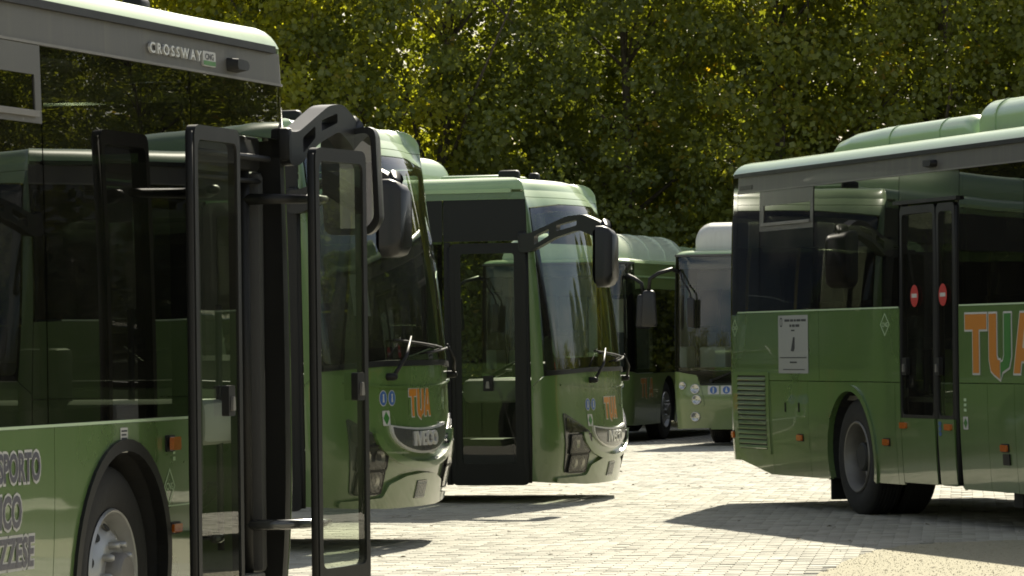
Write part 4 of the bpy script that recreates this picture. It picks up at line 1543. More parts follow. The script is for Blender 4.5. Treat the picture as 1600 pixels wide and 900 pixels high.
# exit door, closed: two leaves
bD.panel('door_header', [(bD.sR(-7.745), 2.575), (bD.sR(-6.445), 2.575), (bD.sR(-6.445), 2.795), (bD.sR(-7.745), 2.795)], M['black_gloss'], rD)
bD.panel('door_rain_strip', rect(bD.sR(-7.8), bD.sR(-6.42), 2.555, 2.585), M['black_plastic'], rD, off=0.035, thick=0.05)
bD.panel('door_post', rect(bD.sR(-7.745), bD.sR(-7.70), 0.30, 2.57), M['black_plastic'], rD, off=-0.01, thick=0.05)
bD.panel('door_post', rect(bD.sR(-6.49), bD.sR(-6.445), 0.30, 2.57), M['black_plastic'], rD, off=-0.01, thick=0.05)
for (x0, wd) in ((-7.69, 0.775), (-6.885, 0.385)):
    lf = door_leaf(rD, lambda u, v, t, x0=x0: bD.pt(bD.sR(x0 + u), v, t - 0.006), wd, 0.31, 2.54, panel_z=0.86, handle_z=1.25, handle_side=0.22)
    bD.panel('leaf_panel', rect(bD.sR(x0 + 0.02), bD.sR(x0 + wd - 0.02), 0.315, 0.835), M['green'], lf, off=0.024, thick=0.02)
    xs = x0 + wd * (0.45 if wd > 0.5 else 0.42)
    sg = bD.panel('no_entry_sign', ellipse(bD.sR(xs), 1.815, 0.085, 0.088), M['red_print'], lf, off=0.022, thick=0.003)
    bD.panel('sign_bar', rect(bD.sR(xs) - 0.058, bD.sR(xs) + 0.058, 1.80, 1.832), M['white'], sg, off=0.0235, thick=0.001)
# engine grille
gr = bD.panel('engine_grille', rect(bD.sR(-11.9), bD.sR(-10.95), 0.47, 1.20, 0.02), M['green'], rD, off=0.012, thick=0.03,
              holes=[rect(bD.sR(-11.80), bD.sR(-11.03), 0.51, 1.165, 0.01)])
bD.panel('grille_backing', rect(bD.sR(-11.80), bD.sR(-11.03), 0.51, 1.165), M['chassis'], gr, off=0.003, thick=0.002)
for k in range(15):
    z0 = 0.515 + k * 0.0432
    V, F = [], []
    ns = 6
    for q in range(ns + 1):
        s = bD.sR(-11.795) + 0.76 * q / ns
        V += [bD.pt(s, z0, 0.016), bD.pt(s, z0 + 0.008, 0.018), bD.pt(s, z0 + 0.030, 0.007), bD.pt(s, z0 + 0.022, 0.005)]
    for q in range(ns):
        for e in range(4):
            a, c = q * 4 + e, q * 4 + (e + 1) % 4
            F.append((a, c, c + 4, a + 4))
    mesh_obj('slat', V, F, M['green'], gr)
# notice taped to the panel
nt_ = bD.panel('paper_notice', rect(bD.sR(-10.69), bD.sR(-9.92), 1.185, 1.69), M['paper'], rD, off=0.004, thick=0.001)
sR0 = bD.sR(-10.69)
for (u0, ws, zz, hh) in ((0.17, (0.13, 0.08, 0.05, 0.10, 0.12), 1.635, 0.020), (0.30, (0.05, 0.07, 0.10), 1.588, 0.022), (0.34, (0.09,), 1.552, 0.012)):
    for ww in ws:
        bD.panel('notice_print', rect(sR0 + u0, sR0 + u0 + ww, zz, zz + hh, 0.004, 2), M['ink'], nt_, off=0.0055, thick=0.0005)
        u0 += ww + 0.018
bD.panel('notice_crest', rect(sR0 + 0.05, sR0 + 0.11, 1.59, 1.67, 0.02), M['ink'], nt_, off=0.0055, thick=0.0005, holes=[rect(sR0 + 0.06, sR0 + 0.10, 1.60, 1.66, 0.015)])
bD.panel('notice_picture', [(sR0 + 0.33, 1.38), (sR0 + 0.40, 1.375), (sR0 + 0.43, 1.40), (sR0 + 0.43, 1.50), (sR0 + 0.39, 1.50)], M['ink'], nt_, off=0.0055, thick=0.0005)
bD.panel('notice_rule', rect(sR0 + 0.04, sR0 + 0.73, 1.318, 1.326), M['ink'], nt_, off=0.0055, thick=0.0005)
bD.panel('notice_rule', rect(sR0 + 0.30, sR0 + 0.48, 1.275, 1.288), M['ink'], nt_, off=0.0055, thick=0.0005)
bD.panel('notice_rule', rect(sR0 + 0.12, sR0 + 0.68, 1.215, 1.222), M['ink'], nt_, off=0.0055, thick=0.0005)
diamond_sign(bD, bD.sR(-8.06), 1.59, 0.21, 0.19, rD)
diamond_sign(bD, bD.sR(-11.88), 1.59, 0.16, 0.16, rD)
for (x, z) in ((-10.17, 0.63), (-8.07, 0.63), (-5.54, 0.63)):
    amber(bD, bD.sR(x), z, 0.13, 0.05, rD)
for (x, z) in ((-7.60, 0.775), (-6.62, 0.775)):
    amber(bD, bD.sR(x), z, 0.13, 0.05, rD, off=0.045)
amber(bD, -(bD.sx(-11.84) + 0.12), 0.63, 0.06, 0.06, rD)
bD.panel('charging_socket', rect(bD.sR(-5.58), bD.sR(-5.45), 0.50, 0.585, 0.01), M['black_plastic'], rD, off=0.012, thick=0.02)
tua_side(bD, rD, -6.30, 1.20, 1.42, 0.455)
lt = bD.panel('sticker', rect(bD.sR(-6.37), bD.sR(-6.27), 0.76, 0.86), M['white'], rD, off=0.004, thick=0.001)
bD.panel('sticker_diamond', [(bD.sR(-6.36), 0.81), (bD.sR(-6.32), 0.85), (bD.sR(-6.28), 0.81), (bD.sR(-6.32), 0.77)], M['leaf_print'], lt, off=0.0055, thick=0.001)
for k in range(3):
    bD.panel('sticker', ellipse(bD.sR(-6.81), 0.72 + 0.04 * k, 0.03, 0.018), M['blue_print'], rD, off=0.028, thick=0.001)
for k in range(3):
    bD.panel('small_mark', rect(bD.sR(-6.35), bD.sR(-6.30), 0.90 + 0.04 * k, 0.922 + 0.04 * k), M['pale_line'], rD, off=0.003, thick=0.001)
bD.panel('cantrail_vent', rect(bD.sR(-11.78), bD.sR(-11.42), 2.825, 2.865), M['black_plastic'], rD, off=0.006, thick=0.01)
side_camera(bD, rD, -7.01, 2.86)
for k in range(4):
    box('exhaust_rib', (-5.75 + k * 0.22, -1.12, 0.17), (-5.57 + k * 0.22, -0.95, 0.30), M['chassis'], rD, 0.01)
# flap seams on the lower rear side
for x in (-10.55, -10.2):
    bD.panel('flap_latch', rect(bD.sR(x), bD.sR(x + 0.025), 0.85, 0.93), M['black_plastic'], rD, off=0.006, thick=0.01)

# ---- C: middle bus, single door beside the driver
def single_door(b, root, cz):
    b.panel('door_header', rect(b.sR(-1.15), b.sR(-0.337), 2.50, cz - 0.006), M['black_plastic'], root)
    b.panel('window_header', rect(b.sR(-3.4), b.sR(-1.16), 2.50, cz - 0.010), M['black_plastic'], root, off=0.004, thick=0.006)
    b.panel('door_post', rect(b.sR(-1.15), b.sR(-1.10), 0.27, 2.495), M['black_plastic'], root, off=-0.01, thick=0.05)
    lf = door_leaf(root, lambda u, v, t: b.pt(b.sR(-1.09 + u), v, t - 0.004), 0.735, 0.27, 2.48, panel_z=0.42, handle_z=1.2, handle_side=0.5)
    # wide inner border, as the leaf has a broad black frame
    lf2 = prism('leaf_border', rounded([(0.03, 0.33), (0.705, 0.33), (0.705, 2.43), (0.03, 2.43)], 0.03, 3), [rounded([(0.105, 0.47), (0.615, 0.47), (0.615, 2.385), (0.105, 2.385)], 0.03, 3)],
                0.012, lambda u, v, t: b.pt(b.sR(-1.09 + u), v, t + 0.006), M['black_plastic'], lf)
    return lf


CC = dict(belt=1.165, cant_z=2.885, cant_m=M['green'], seams=[-11.84, -9.9, -7.7, -5.6, -3.56, -1.16], front_door=(-1.15, -0.35),
          belt_lines=[(-11.8, -1.17)], panes=[(-11.84, -9.6), (-9.6, -7.5), (-7.5, -5.5), (-5.5, -3.5), (-3.5, -1.16)],
          pods=[(-9.5, -1.75, 0.95, 3.05, 3.36, M['pod_green'], dict(r=0.2, slope=0.25, back=0.4))], hatches=[(-1.45, -0.8, 0.04)],
          roof_bits=[(-0.72, -0.55, 0.20, 0.07), (-0.62, -0.05, 0.1, 0.06)], dz=-0.07)
bC, rC = crossway('bus', (0.91 - 0.08 * 0.96, 39.9 + 0.08 * 0.28, -0.10), R(-16.3), 0.0,
                  'green bus with closed black front door and orange letters on its nose, in the middle', CC)
single_door(bC, rC, 2.885)
# ---- B: behind the open door leaves
CB = dict(CC)
CB['notice'] = True
CB['dz'] = 0.0
CB['pods'] = [(-9.5, -2.6, 0.95, 3.05, 3.36, M['pod_green'], dict(r=0.2, slope=0.4, back=0.4))]
CB['cant_z'] = 2.79
CB['hatches'] = []
bB, rB = crossway('bus', (-0.683 - 0.08 * 0.94, 31.4 + 0.08 * 0.33, 0.03), R(-19.5), 0.0,
                  'green bus with a paper notice in its windscreen, just right of the open door', CB)
single_door(bB, rB, 2.79)


# ---- city buses far behind
def city_bus(name, loc, head, label, podmat, grey_nose):
    b = Body(L=11.5, W=2.5, bow=0.10, rc=0.26, rr=0.15, rake=0.12, dome=0.04, x0=0.0, tuck=0.12, gutter=2.86, crown=0.10, lean=0.03)
    root = empty(name, loc, head)
    tag(root, label, 'bus', 'buses parked on the yard')
    G = M['city_green']
    axF, axR = -2.75, -8.6
    g = 0.003
    cor = b.sx(-0.5)
    we = 1.2
    for sg, f in ((-1, b.sR), (1, b.sL)):
        xs = [-11.3, -9.6, -7.4, -5.2, -3.5, -1.9, -0.5]
        for k in range(6):
            b.panel('side_panel', arch_poly(b, sg, xs[k] + g, xs[k + 1] - g, 1.10, lambda x: 0.28, (axF, axR)), G, root)
            p = rect(min(f(xs[k]), f(xs[k + 1])) + 0.006, max(f(xs[k]), f(xs[k + 1])) - 0.006, 1.11, 2.44)
            wn_ = b.panel('window', p, M['win'], root, off=0.0, thick=0.008)
            pi = rect(min(f(xs[k]), f(xs[k + 1])) + 0.05, max(f(xs[k]), f(xs[k + 1])) - 0.05, 1.17, 2.39, 0.03, 3)
            b.panel('window_border', p, M['black_gloss'], wn_, off=-0.010, thick=0.004, holes=[pi])
        a, c = sorted((f(-11.3), f(-0.5)))
        b.panel('cantrail', rect(a, c, 2.45, 2.85), G, root)
        b.panel('roof_gutter', rect(a, c, 2.63, 2.66), M['roof_sunlit'], root, off=0.02, thick=0.03)
        T, s0 = b.total, b.sx(-11.3)
        b.panel('rear_panel', [(sg * (s0 + g), 0.35), (sg * T, 0.35), (sg * T, 2.85), (sg * (s0 + g), 2.85)], G, root)
        wheel(b, axF, sg, root, 'front')
        wheel(b, axR, sg, root, 'rear')
        arch_liner(b, axF, sg, root)
        arch_liner(b, axR, sg, root)
        # front corner panels with round lamps
        def q(poly):
            return [(sg * s, z) for s, z in poly]
        b.panel('corner_panel', q([(0.68, 0.30), (cor - g, 0.28), (cor - g, 1.10), (we + 0.02, 1.14), (0.84, 1.08)]), G, root)
        b.panel('front_pillar', q([(we + 0.015, 1.15), (cor - g, 1.11), (cor - g, 2.85), (we + 0.015, 2.85)]), M['black_gloss'], root)
        lh = b.panel('lamp_cluster', q(rounded([(0.74, 0.63), (0.80, 0.95), (1.12, 1.02), (1.20, 0.93), (1.14, 0.82), (0.98, 0.78), (0.95, 0.66), (0.84, 0.60)], 0.04, 3)), G, root, off=0.012, thick=0.02)
        for (cx, cz, rr) in ((1.08, 0.93, 0.05), (0.88, 0.88, 0.062), (0.86, 0.72, 0.062)):
            p, nv = b.pt(sg * cx, cz, 0.014), b.nrm(sg * cx, cz)
            rot = nv.to_track_quat('Z', 'Y').to_matrix()
            v, ff = lathe_data([(rr * 1.2, 0.0), (rr * 1.15, 0.014), (rr, 0.014), (rr * 0.8, 0.004), (0.01, 0.0)], (0, 0, 0), 'z', 20)
            mesh_obj('headlight', [p + rot @ x for x in v], ff, M['reflector'], lh, smooth=True)
        p, nv = b.pt(sg * 0.90, 0.47, 0.002), b.nrm(sg * 0.90, 0.47)
        rot = nv.to_track_quat('Z', 'Y').to_matrix()
        v, ff = lathe_data([(0.075, 0.0), (0.072, 0.014), (0.062, 0.014), (0.05, 0.004), (0.01, 0.0)], (0, 0, 0), 'z', 20)
        mesh_obj('fog_lamp', [p + rot @ x for x in v], ff, M['reflector'], root, smooth=True)
    b.panel('front_panel', [(-0.67, 0.28), (0.67, 0.28), (0.83, 0.93), (-0.83, 0.93)], G, root)
    b.panel('wiper_panel', [(-0.832, 0.935), (0.832, 0.935), (0.86, 1.085), (we, 1.145), (-we, 1.145), (-0.86, 1.085)], M['black_gloss'], root)
    ws = rounded([(-we, 1.15), (we, 1.15), (we, 2.84), (-we, 2.84)], 0.04, 4)
    wi = rounded([(-we + 0.05, 1.2), (we - 0.05, 1.2), (we - 0.05, 2.66), (-we + 0.05, 2.66)], 0.05, 4)
    wsg = b.panel('windscreen', ws, M['wind'], root, thick=0.006)
    b.panel('windscreen_border', ws, M['black_gloss'], wsg, off=-0.008, thick=0.004, holes=[wi])
    b.panel('destination_blind', rect(-0.9, 0.9, 2.36, 2.64, 0.02), M['interior_dark'], root, off=-0.12, thick=0.02)
    b.panel('front_cap', [(-cor, 2.845), (cor, 2.845), (cor, 2.875), (-cor, 2.875)], M['grey'], root, off=0.01, thick=0.03)
    b.roof('roof', M['roof_sunlit'], root)
    wiper(b, -0.62, 1.0, 0.1, 1.28, 0.7, 1.34, root)
    for k, sx in enumerate((-0.60, -0.40, -0.2)):
        st = b.panel('sticker', rect(sx - 0.085, sx + 0.085, 0.80, 0.925, 0.01), M['white'], root, off=0.004, thick=0.001)
        b.panel('sticker_disc', ellipse(sx, 0.862, 0.055, 0.055), M['blue_print'], st, off=0.0055, thick=0.001)
        b.panel('sticker_figure', [(sx - 0.02, 0.83), (sx + 0.02, 0.83), (sx + 0.005, 0.9), (sx - 0.005, 0.9)] if k else [(sx - 0.01, 0.82), (sx + 0.01, 0.82), (sx + 0.01, 0.9), (sx - 0.01, 0.9)],
                M['white'], st, off=0.007, thick=0.001)
    pod(b, -5.3, -0.55, 0.98, 2.90, 3.36, podmat, root, r=0.42 if not grey_nose else 0.22, slope=0.35, back=0.1)
    pod(b, -10.6, -5.55, 0.85, 2.90, 3.22, M['pod_green'], root, r=0.2, slope=0.5, back=0.4)
    prism('underframe', [(-0.7, -1.1), (-0.7, 1.1), (-10.9, 1.1), (-10.9, 0.6), (axF - 0.6, 0.6), (axF + 0.6, 0.6), (axF + 0.6, -0.6), (axF - 0.6, -0.6), (-10.9, -0.6), (-10.9, -1.1)][:3] + [(-10.9, -1.1)],
          [], 0.05, lambda u, v, t: Vector((u, v * 0.55, 0.30 + t)), M['chassis'], root)
    box('floor_covering', (-11.0, -1.1, 0.36), (-0.8, 1.1, 0.40), M['floor'], root)
    box('dashboard', (-0.95, -1.05, 0.9), (-0.4, 1.05, 1.12), M['interior'], root, 0.05)
    box('cab_partition', (-2.05, 0.1, 0.4), (-2.0, 1.15, 2.3), M['pod_grey'], root, 0.01)
    box('side_locker', (-2.2, -1.15, 0.4), (-1.6, -0.75, 1.5), M['pod_grey'], root, 0.03)
    first = None
    for x in (-3.6, -4.5, -5.4, -6.3):
        for y in (-0.9, 0.9):
            if first is None:
                first = seat(root, 0, 0, 0)
                first.location = (x, y, 0.6)
            else:
                c = first.copy()
                col.objects.link(c)
                c.parent = root
                c.location = (x, y, 0.6)
    ds = seat(root, 0, 0, 0, 0.5)
    ds.name = 'driver_seat'
    ds.location = (-1.5, 0.6, 0.55)
    # mirrors hanging on curved tubes
    for sg in (-1, 1):
        ar = tube('mirror_arm', [(-0.25, sg * 1.16, 2.62), (-0.08, sg * 1.22, 2.66), (0.12, sg * 1.38, 2.60), (0.16, sg * 1.50, 2.52), (0.16, sg * 1.52, 2.36)], 0.03, M['black_plastic'], root, 8)
        bm = bmesh.new()
        bmesh.ops.create_cube(bm, size=1.0)
        for v in bm.verts:
            v.co = Vector((0.16 + v.co.x * 0.14 * (0.8 if v.co.z > 0 else 1), sg * 1.52 + v.co.y * 0.25 * (0.75 if v.co.z > 0 else 1), 2.08 + v.co.z * 0.54))
        bmesh.ops.bevel(bm, geom=bm.edges[:], offset=0.05, segments=3, profile=0.5, affect='EDGES')
        bm_obj('mirror_housing', bm, M['mirror_plastic'], ar, angle=40)
    tube('inner_mirror_arm', [b.pt(-1.12, 2.62, 0.03), b.pt(-1.05, 2.5, 0.10), b.pt(-0.92, 2.3, 0.14), b.pt(-0.9, 2.2, 0.14)], 0.014, M['black_plastic'], root, 8)
    p = b.pt(-0.9, 2.0, 0.15)
    box('inner_mirror', (p.x - 0.04, p.y - 0.05, p.z - 0.22), (p.x + 0.03, p.y + 0.05, p.z + 0.22), M['mirror_plastic'], root, 0.02)
    return b, root


hd_ = math.atan2(-0.966, -0.259)
# E: right-front corner at the gap beside bus D
fwd = Vector((math.cos(hd_), math.sin(hd_), 0))
lft = Vector((-fwd.y, fwd.x, 0))
cE = Vector((2.42, 63.4, 0)) + fwd * 0.25 + lft * 1.22
bE, rE = city_bus('city_bus', (cE.x, cE.y, gz(63.4) - 0.03), hd_, 'pale green city bus facing the camera with grey roof pod, blue stickers and round lamps', M['pod_grey'], True)
cG = Vector((1.87, 67.3, 0)) + fwd * 0.25 - lft * 1.22
bG, rG = city_bus('city_bus', (cG.x, cG.y, gz(67.3) - 0.03), hd_, 'far city bus with green roof pods coloured pale as if sunlit, half hidden behind the middle bus', M['pod_sunlit'], False)
tua(bG, bG.sL(-0.75), 0.72, 0.85, 0.30, rG, outline=0.01)


# ================================================================== TREES
def leaf_mat(name, cols, trans=0.5):
    m, nt, p, out = new_mat(name)
    nt.nodes.remove(p)
    at = nt.nodes.new('ShaderNodeAttribute')
    at.attribute_name = 'tone'
    oi = nt.nodes.new('ShaderNodeObjectInfo')
    ad = nt.nodes.new('ShaderNodeMath')
    ad.operation = 'MULTIPLY_ADD'
    nt.links.new(oi.outputs['Random'], ad.inputs[0])
    ad.inputs[1].default_value = 0.18
    nt.links.new(at.outputs['Fac'], ad.inputs[2])
    cr = nt.nodes.new('ShaderNodeValToRGB')
    for k, (pos, c) in enumerate(cols):
        if k < 2:
            e = cr.color_ramp.elements[k]
            e.position = pos
        else:
            e = cr.color_ramp.elements.new(pos)
        e.color = (*c, 1)
    nt.links.new(ad.outputs['Value'], cr.inputs['Fac'])
    df = nt.nodes.new('ShaderNodeBsdfDiffuse')
    tr = nt.nodes.new('ShaderNodeBsdfTranslucent')
    nt.links.new(cr.outputs['Color'], df.inputs['Color'])
    hs = nt.nodes.new('ShaderNodeMix')
    hs.data_type = 'RGBA'
    hs.blend_type = 'MULTIPLY'
    hs.inputs['Factor'].default_value = 1.0
    hs.inputs['B'].default_value = (2.6, 2.4, 0.6, 1)
    nt.links.new(cr.outputs['Color'], hs.inputs['A'])
    nt.links.new(hs.outputs['Result'], tr.inputs['Color'])
    mx = nt.nodes.new('ShaderNodeMixShader')
    mx.inputs['Fac'].default_value = trans
    nt.links.new(df.outputs['BSDF'], mx.inputs[1])
    nt.links.new(tr.outputs['BSDF'], mx.inputs[2])
    gl = nt.nodes.new('ShaderNodeBsdfGlossy')
    gl.inputs['Roughness'].default_value = 0.45
    gl.inputs['Color'].default_value = (0.7, 0.7, 0.6, 1)
    m2 = nt.nodes.new('ShaderNodeMixShader')
    m2.inputs['Fac'].default_value = 0.04
    nt.links.new(mx.outputs['Shader'], m2.inputs[1])
    nt.links.new(gl.outputs['BSDF'], m2.inputs[2])
    nt.links.new(m2.outputs['Shader'], out.inputs['Surface'])
    return m


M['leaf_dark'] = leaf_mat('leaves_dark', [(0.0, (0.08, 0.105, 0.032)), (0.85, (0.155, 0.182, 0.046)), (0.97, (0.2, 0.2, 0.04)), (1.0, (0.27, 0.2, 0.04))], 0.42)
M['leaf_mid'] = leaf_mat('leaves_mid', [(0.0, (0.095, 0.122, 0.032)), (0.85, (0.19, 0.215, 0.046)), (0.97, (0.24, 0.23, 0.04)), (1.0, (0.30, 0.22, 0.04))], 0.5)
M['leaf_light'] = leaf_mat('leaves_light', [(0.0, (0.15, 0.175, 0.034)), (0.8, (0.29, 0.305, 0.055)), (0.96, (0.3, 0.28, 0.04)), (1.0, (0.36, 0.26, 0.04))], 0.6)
M['bark'] = pbr('bark', (0.09, 0.075, 0.055), 0.9, noise=0.45, nscale=9.0, bump=1.0, bscale=14.0, bdist=0.03)


def crown_mesh(name, seed, height, rad, n_clump, per, mat, base=0.8):
    rng = np.random.default_rng(seed)
    # clump centres spread through an irregular volume, denser to the outside
    cs = []
    lob = rng.normal(0, 1, (9, 3))
    lob /= np.linalg.norm(lob, axis=1)[:, None]
    amp = rng.uniform(0.0, 0.35, 9)
    while len(cs) < n_clump:
        tz = rng.random() ** 0.9
        a = rng.uniform(0, 2 * math.pi)
        d = np.array([math.cos(a), math.sin(a), tz * 2 - 1])
        k = 0.8 + sum(q * max(0, d @ l) ** 2 for q, l in zip(amp, lob))
        wd = rad * k * (0.80 + 0.3 * math.sin(math.pi * tz)) * min(1.0, (1.02 - tz) * 2.6) ** 0.6
        r = wd * rng.random() ** 0.45
        cs.append((r * math.cos(a), r * math.sin(a), base + tz * (height - base), rng.uniform(0.28, 0.62)))
    cs = np.array(cs)
    N = n_clump * per
    idx = np.repeat(np.arange(n_clump), per)
    off = rng.normal(0, 1, (N, 3))
    off /= np.linalg.norm(off, axis=1)[:, None]
    off *= (rng.random(N) ** 0.4 * cs[idx, 3])[:, None]
    off[:, 2] *= 0.7
    c = cs[idx, :3] + off
    # leaf frames: droop outward
    out = off / (np.linalg.norm(off, axis=1)[:, None] + 1e-6)
    t = out + rng.normal(0, 0.7, (N, 3)) + np.array([0, 0, -0.55])
    t /= np.linalg.norm(t, axis=1)[:, None]
    up = rng.normal(0, 0.8, (N, 3)) + np.array([0, 0, 0.7])
    s = np.cross(t, up)
    s /= np.linalg.norm(s, axis=1)[:, None] + 1e-9
    nrm = np.cross(s, t)
    ln = rng.uniform(0.07, 0.16, N)[:, None]
    wd = ln * rng.uniform(0.36, 0.5, N)[:, None]
    v0 = c
    v1 = c + t * ln * 0.5 + s * wd - nrm * ln * 0.10
    v2 = c + t * ln + nrm * (-0.05) * ln
    v3 = c + t * ln * 0.5 - s * wd - nrm * ln * 0.10
    V = np.stack([v0, v1, v2, v3], axis=1).reshape(-1, 3)
    F = np.arange(N * 4).reshape(-1, 4)
    tri = np.stack([F[:, [0, 1, 2]], F[:, [0, 2, 3]]], axis=1).reshape(-1, 3)
    me = bpy.data.meshes.new(name)
    me.vertices.add(len(V))
    me.vertices.foreach_set('co', V.astype(np.float32).ravel())
    me.loops.add(tri.size)
    me.loops.foreach_set('vertex_index', tri.astype(np.int32).ravel())
    me.polygons.add(len(tri))
    me.polygons.foreach_set('loop_start', np.arange(0, tri.size, 3, dtype=np.int32))
    tone = np.clip(rng.random(n_clump)[idx] * 0.5 + rng.random(N) * 0.5 - 0.08, 0, 1)
    at = me.attributes.new('tone', 'FLOAT', 'POINT')
    at.data.foreach_set('value', np.repeat(tone, 4).astype(np.float32))
    me.materials.append(mat)
    me.update(calc_edges=True)
    return me, cs


def trunk_mesh(name, seed, height, cs):
    rng = np.random.default_rng(seed + 50)
    V, F = [], []

    def add(path, rads, n=8):
        v, f = tube_data(path, rads, n)
        o = len(V)
        V.extend(v)
        F.extend([tuple(i + o for i in q) for q in f])
    path, rads = [], []
    x = y = 0.0
    for k in range(9):
        z = height * 0.86 * k / 8
        path.append((x, y, z - 0.25))
        rads.append(0.17 * (1 - 0.85 * k / 8) + (0.08 if k == 0 else 0))
        x += rng.normal(0, 0.09)
        y += rng.normal(0, 0.09)
    add(path, rads, 10)
    for i in rng.permutation(len(cs))[:40]:
        tgt = Vector(cs[i][:3])
        k = min(7, max(1, int(8 * (tgt.z - 1.0 - 0.35 * math.hypot(tgt.x, tgt.y)) / (height * 0.86))))
        p0 = Vector(path[k])
        mid = p0.lerp(tgt, 0.5) + Vector((rng.normal(0, 0.12), rng.normal(0, 0.12), -0.1))
        r0 = rads[k] * 0.45
        add([p0, mid, tgt], [r0, r0 * 0.6, 0.012], 6)
    me = bpy.data.meshes.new(name)
    me.from_pydata([tuple(v) for v in V], [], F)
    me.polygons.foreach_set('use_smooth', [True] * len(me.polygons))
    me.materials.append(M['bark'])
    me.update()
    return me


kinds = []
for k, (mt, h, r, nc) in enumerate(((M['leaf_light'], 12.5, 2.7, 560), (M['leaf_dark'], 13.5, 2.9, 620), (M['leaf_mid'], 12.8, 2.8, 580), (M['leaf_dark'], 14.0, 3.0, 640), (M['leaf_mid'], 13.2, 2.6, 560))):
    cm, cs = crown_mesh('crown', 11 + k, h, r, nc, 95, mt)
    kinds.append((cm, trunk_mesh('trunk', 11 + k, h, cs)))


def tree(x, y, kind, rz, sc, label, group):
    o = empty('tree', (x, y, gz(y)), rz)
    o.scale = (sc, sc, sc)
    tag(o, label, 'tree', group)
    link(bpy.data.objects.new('trunk', kinds[kind][1]), o)
    link(bpy.data.objects.new('crown', kinds[kind][0]), o)
    return o


rt = random.Random(5)
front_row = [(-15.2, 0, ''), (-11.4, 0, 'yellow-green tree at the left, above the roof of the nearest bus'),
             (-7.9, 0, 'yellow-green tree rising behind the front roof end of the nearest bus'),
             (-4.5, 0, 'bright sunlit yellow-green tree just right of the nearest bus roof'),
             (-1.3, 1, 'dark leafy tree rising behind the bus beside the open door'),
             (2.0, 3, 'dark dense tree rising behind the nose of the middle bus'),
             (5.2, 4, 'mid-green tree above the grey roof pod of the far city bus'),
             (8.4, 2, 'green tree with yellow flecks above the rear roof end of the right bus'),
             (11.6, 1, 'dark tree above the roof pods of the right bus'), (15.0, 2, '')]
for i, (x, kd, lb) in enumerate(front_row):
    tree(x + rt.uniform(-0.4, 0.4), 84.0 + rt.uniform(-1.2, 1.2), kd, rt.uniform(0, 6.28), rt.uniform(0.94, 1.08),
         lb or ('tree at the far left end of the row, behind the nearest bus' if x < 0 else 'tree at the far right end of the row, behind the right bus'), 'trees along the back of the yard')
for i in range(9):
    x = -15 + i * 3.9 + rt.uniform(-0.8, 0.8)
    tree(x, 89.5 + rt.uniform(-1, 1), rt.choice((1, 2, 3, 4)), rt.uniform(0, 6.28), rt.uniform(0.76, 0.86), 'tree of the second row, glimpsed through the front trees', 'second row of trees')
# the wood goes on to both sides (mirrored in the bus windows)
for sx in (-1, 1):
    for i in range(9):
        x = sx * (18.5 + i * 4.4) + rt.uniform(-0.8, 0.8)
        tree(x, 84.5 + rt.uniform(-2, 2) - max(0, i - 3) * 2.2, rt.choice((0, 1, 2, 3, 4)), rt.uniform(0, 6.28), rt.uniform(0.95, 1.1) * (1.0 if sx < 0 else 0.84),
             'tree further along the wood edge, seen only as a reflection', 'wood edge beyond the frame')
        tree(x + 2.2, 90.0 + rt.uniform(-2, 2) - max(0, i - 3) * 2.2, rt.choice((1, 2, 3, 4)), rt.uniform(0, 6.28), rt.uniform(0.95, 1.1) * (1.0 if sx < 0 else 0.84),
             'tree further along the wood edge, seen only as a reflection', 'wood edge beyond the frame')


def hedge():
    rng = np.random.default_rng(77)
    N = 26000
    x = rng.uniform(-30, 30, N)
    y = 86 + rng.normal(0, 1.1, N)
    z = np.abs(rng.normal(0, 1.2, N)) + 0.1
    c = np.stack([x, y, z + np.array([gz(v) for v in y])], axis=1)
    t = rng.normal(0, 1, (N, 3))
    t /= np.linalg.norm(t, axis=1)[:, None]
    s = np.cross(t, rng.normal(0, 1, (N, 3)))
    s /= np.linalg.norm(s, axis=1)[:, None]
    ln = rng.uniform(0.1, 0.2, N)[:, None]
    V = np.stack([c, c + t * ln * 0.5 + s * ln * 0.45, c + t * ln, c + t * ln * 0.5 - s * ln * 0.45], axis=1).reshape(-1, 3)
    F = [tuple(range(4 * k, 4 * k + 4)) for k in range(N)]
    me = bpy.data.meshes.new('undergrowth')
    me.from_pydata(V.tolist(), [], F)
    me.materials.append(M['leaf_dark'])
    at = me.attributes.new('tone', 'FLOAT', 'POINT')
    at.data.foreach_set('value', rng.random(N * 4).astype(np.float32))
    o = bpy.data.objects.new('undergrowth', me)
    link(o)
    tag(o, 'dark leafy undergrowth along the foot of the tree row', 'undergrowth', kind='stuff')



hedge()


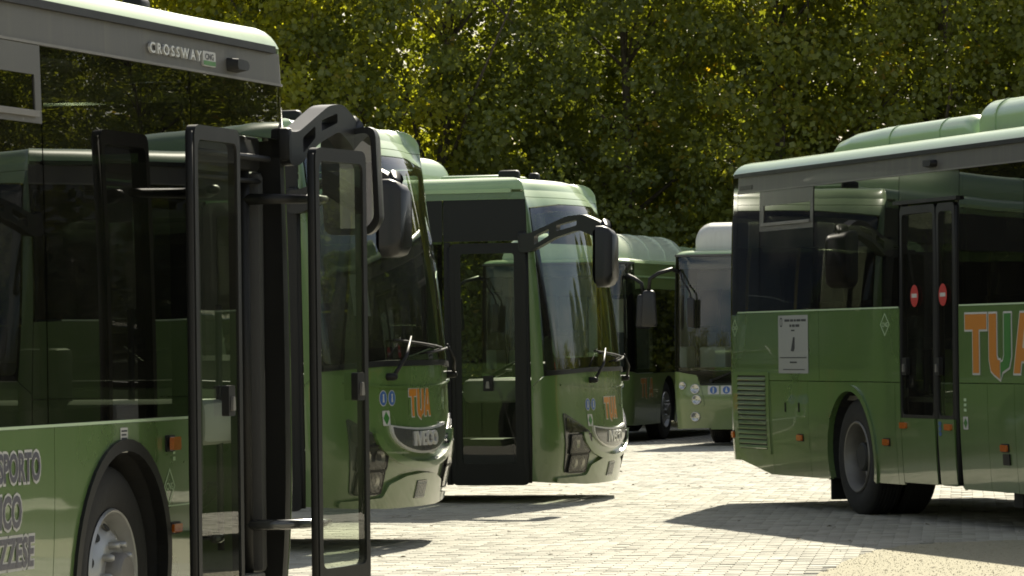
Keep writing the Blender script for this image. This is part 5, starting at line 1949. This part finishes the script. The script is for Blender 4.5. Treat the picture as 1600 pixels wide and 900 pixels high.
def woodland():
    """belt of wood behind the trees; unseen sides and rear added to darken reflections"""
    rng = np.random.default_rng(31)
    ring = np.array([(-62, 97), (66, 97), (62, -38), (-58, -38), (-62, 97)], float)  # out-of-view stretches put in so glass and panels mirror something dark
    seg = np.diff(ring, axis=0)
    ln = np.hypot(*seg.T)
    N = 190000
    k = rng.choice(4, N, p=ln / ln.sum())
    u = rng.random(N)
    p = ring[k] + seg[k] * u[:, None]
    along = (np.r_[0, np.cumsum(ln)[:-1]])[k] + u * ln[k]
    nrm = np.stack([-seg[k][:, 1], seg[k][:, 0]], axis=1) / ln[k][:, None]
    p = p + nrm * rng.normal(0, 1.7, N)[:, None]
    top = 10.5 + 1.5 * np.sin(along * 0.9) + 1.2 * np.sin(along * 0.37 + 1.0)
    top = np.where((k == 1), top * 0.7, np.where(k == 0, top * 0.9, top))
    z = rng.random(N) ** 0.85 * top - 0.4
    c = np.stack([p[:, 0], p[:, 1], z], axis=1)
    t = rng.normal(0, 1, (N, 3)) + np.array([0, 0, -0.4])
    t /= np.linalg.norm(t, axis=1)[:, None]
    s = np.cross(t, rng.normal(0, 1, (N, 3)))
    s /= np.linalg.norm(s, axis=1)[:, None]
    sz = rng.uniform(0.3, 0.55, N)[:, None]
    V = np.stack([c, c + t * sz * 0.5 + s * sz * 0.42, c + t * sz, c + t * sz * 0.5 - s * sz * 0.42], axis=1).reshape(-1, 3)
    F = np.arange(N * 4, dtype=np.int32)
    me = bpy.data.meshes.new('woodland')
    me.vertices.add(len(V))
    me.vertices.foreach_set('co', V.astype(np.float32).ravel())
    me.loops.add(N * 4)
    me.loops.foreach_set('vertex_index', F)
    me.polygons.add(N)
    me.polygons.foreach_set('loop_start', np.arange(0, N * 4, 4, dtype=np.int32))
    at = me.attributes.new('tone', 'FLOAT', 'POINT')
    at.data.foreach_set('value', np.repeat(rng.random(N) * 0.8, 4).astype(np.float32))
    me.materials.append(M['leaf_dark'])
    me.update(calc_edges=True)
    o = bpy.data.objects.new('woodland', me)
    link(o)
    tag(o, 'dark belt of wood behind the trees, unseen sides added to darken reflections', 'woodland', kind='stuff')


woodland()
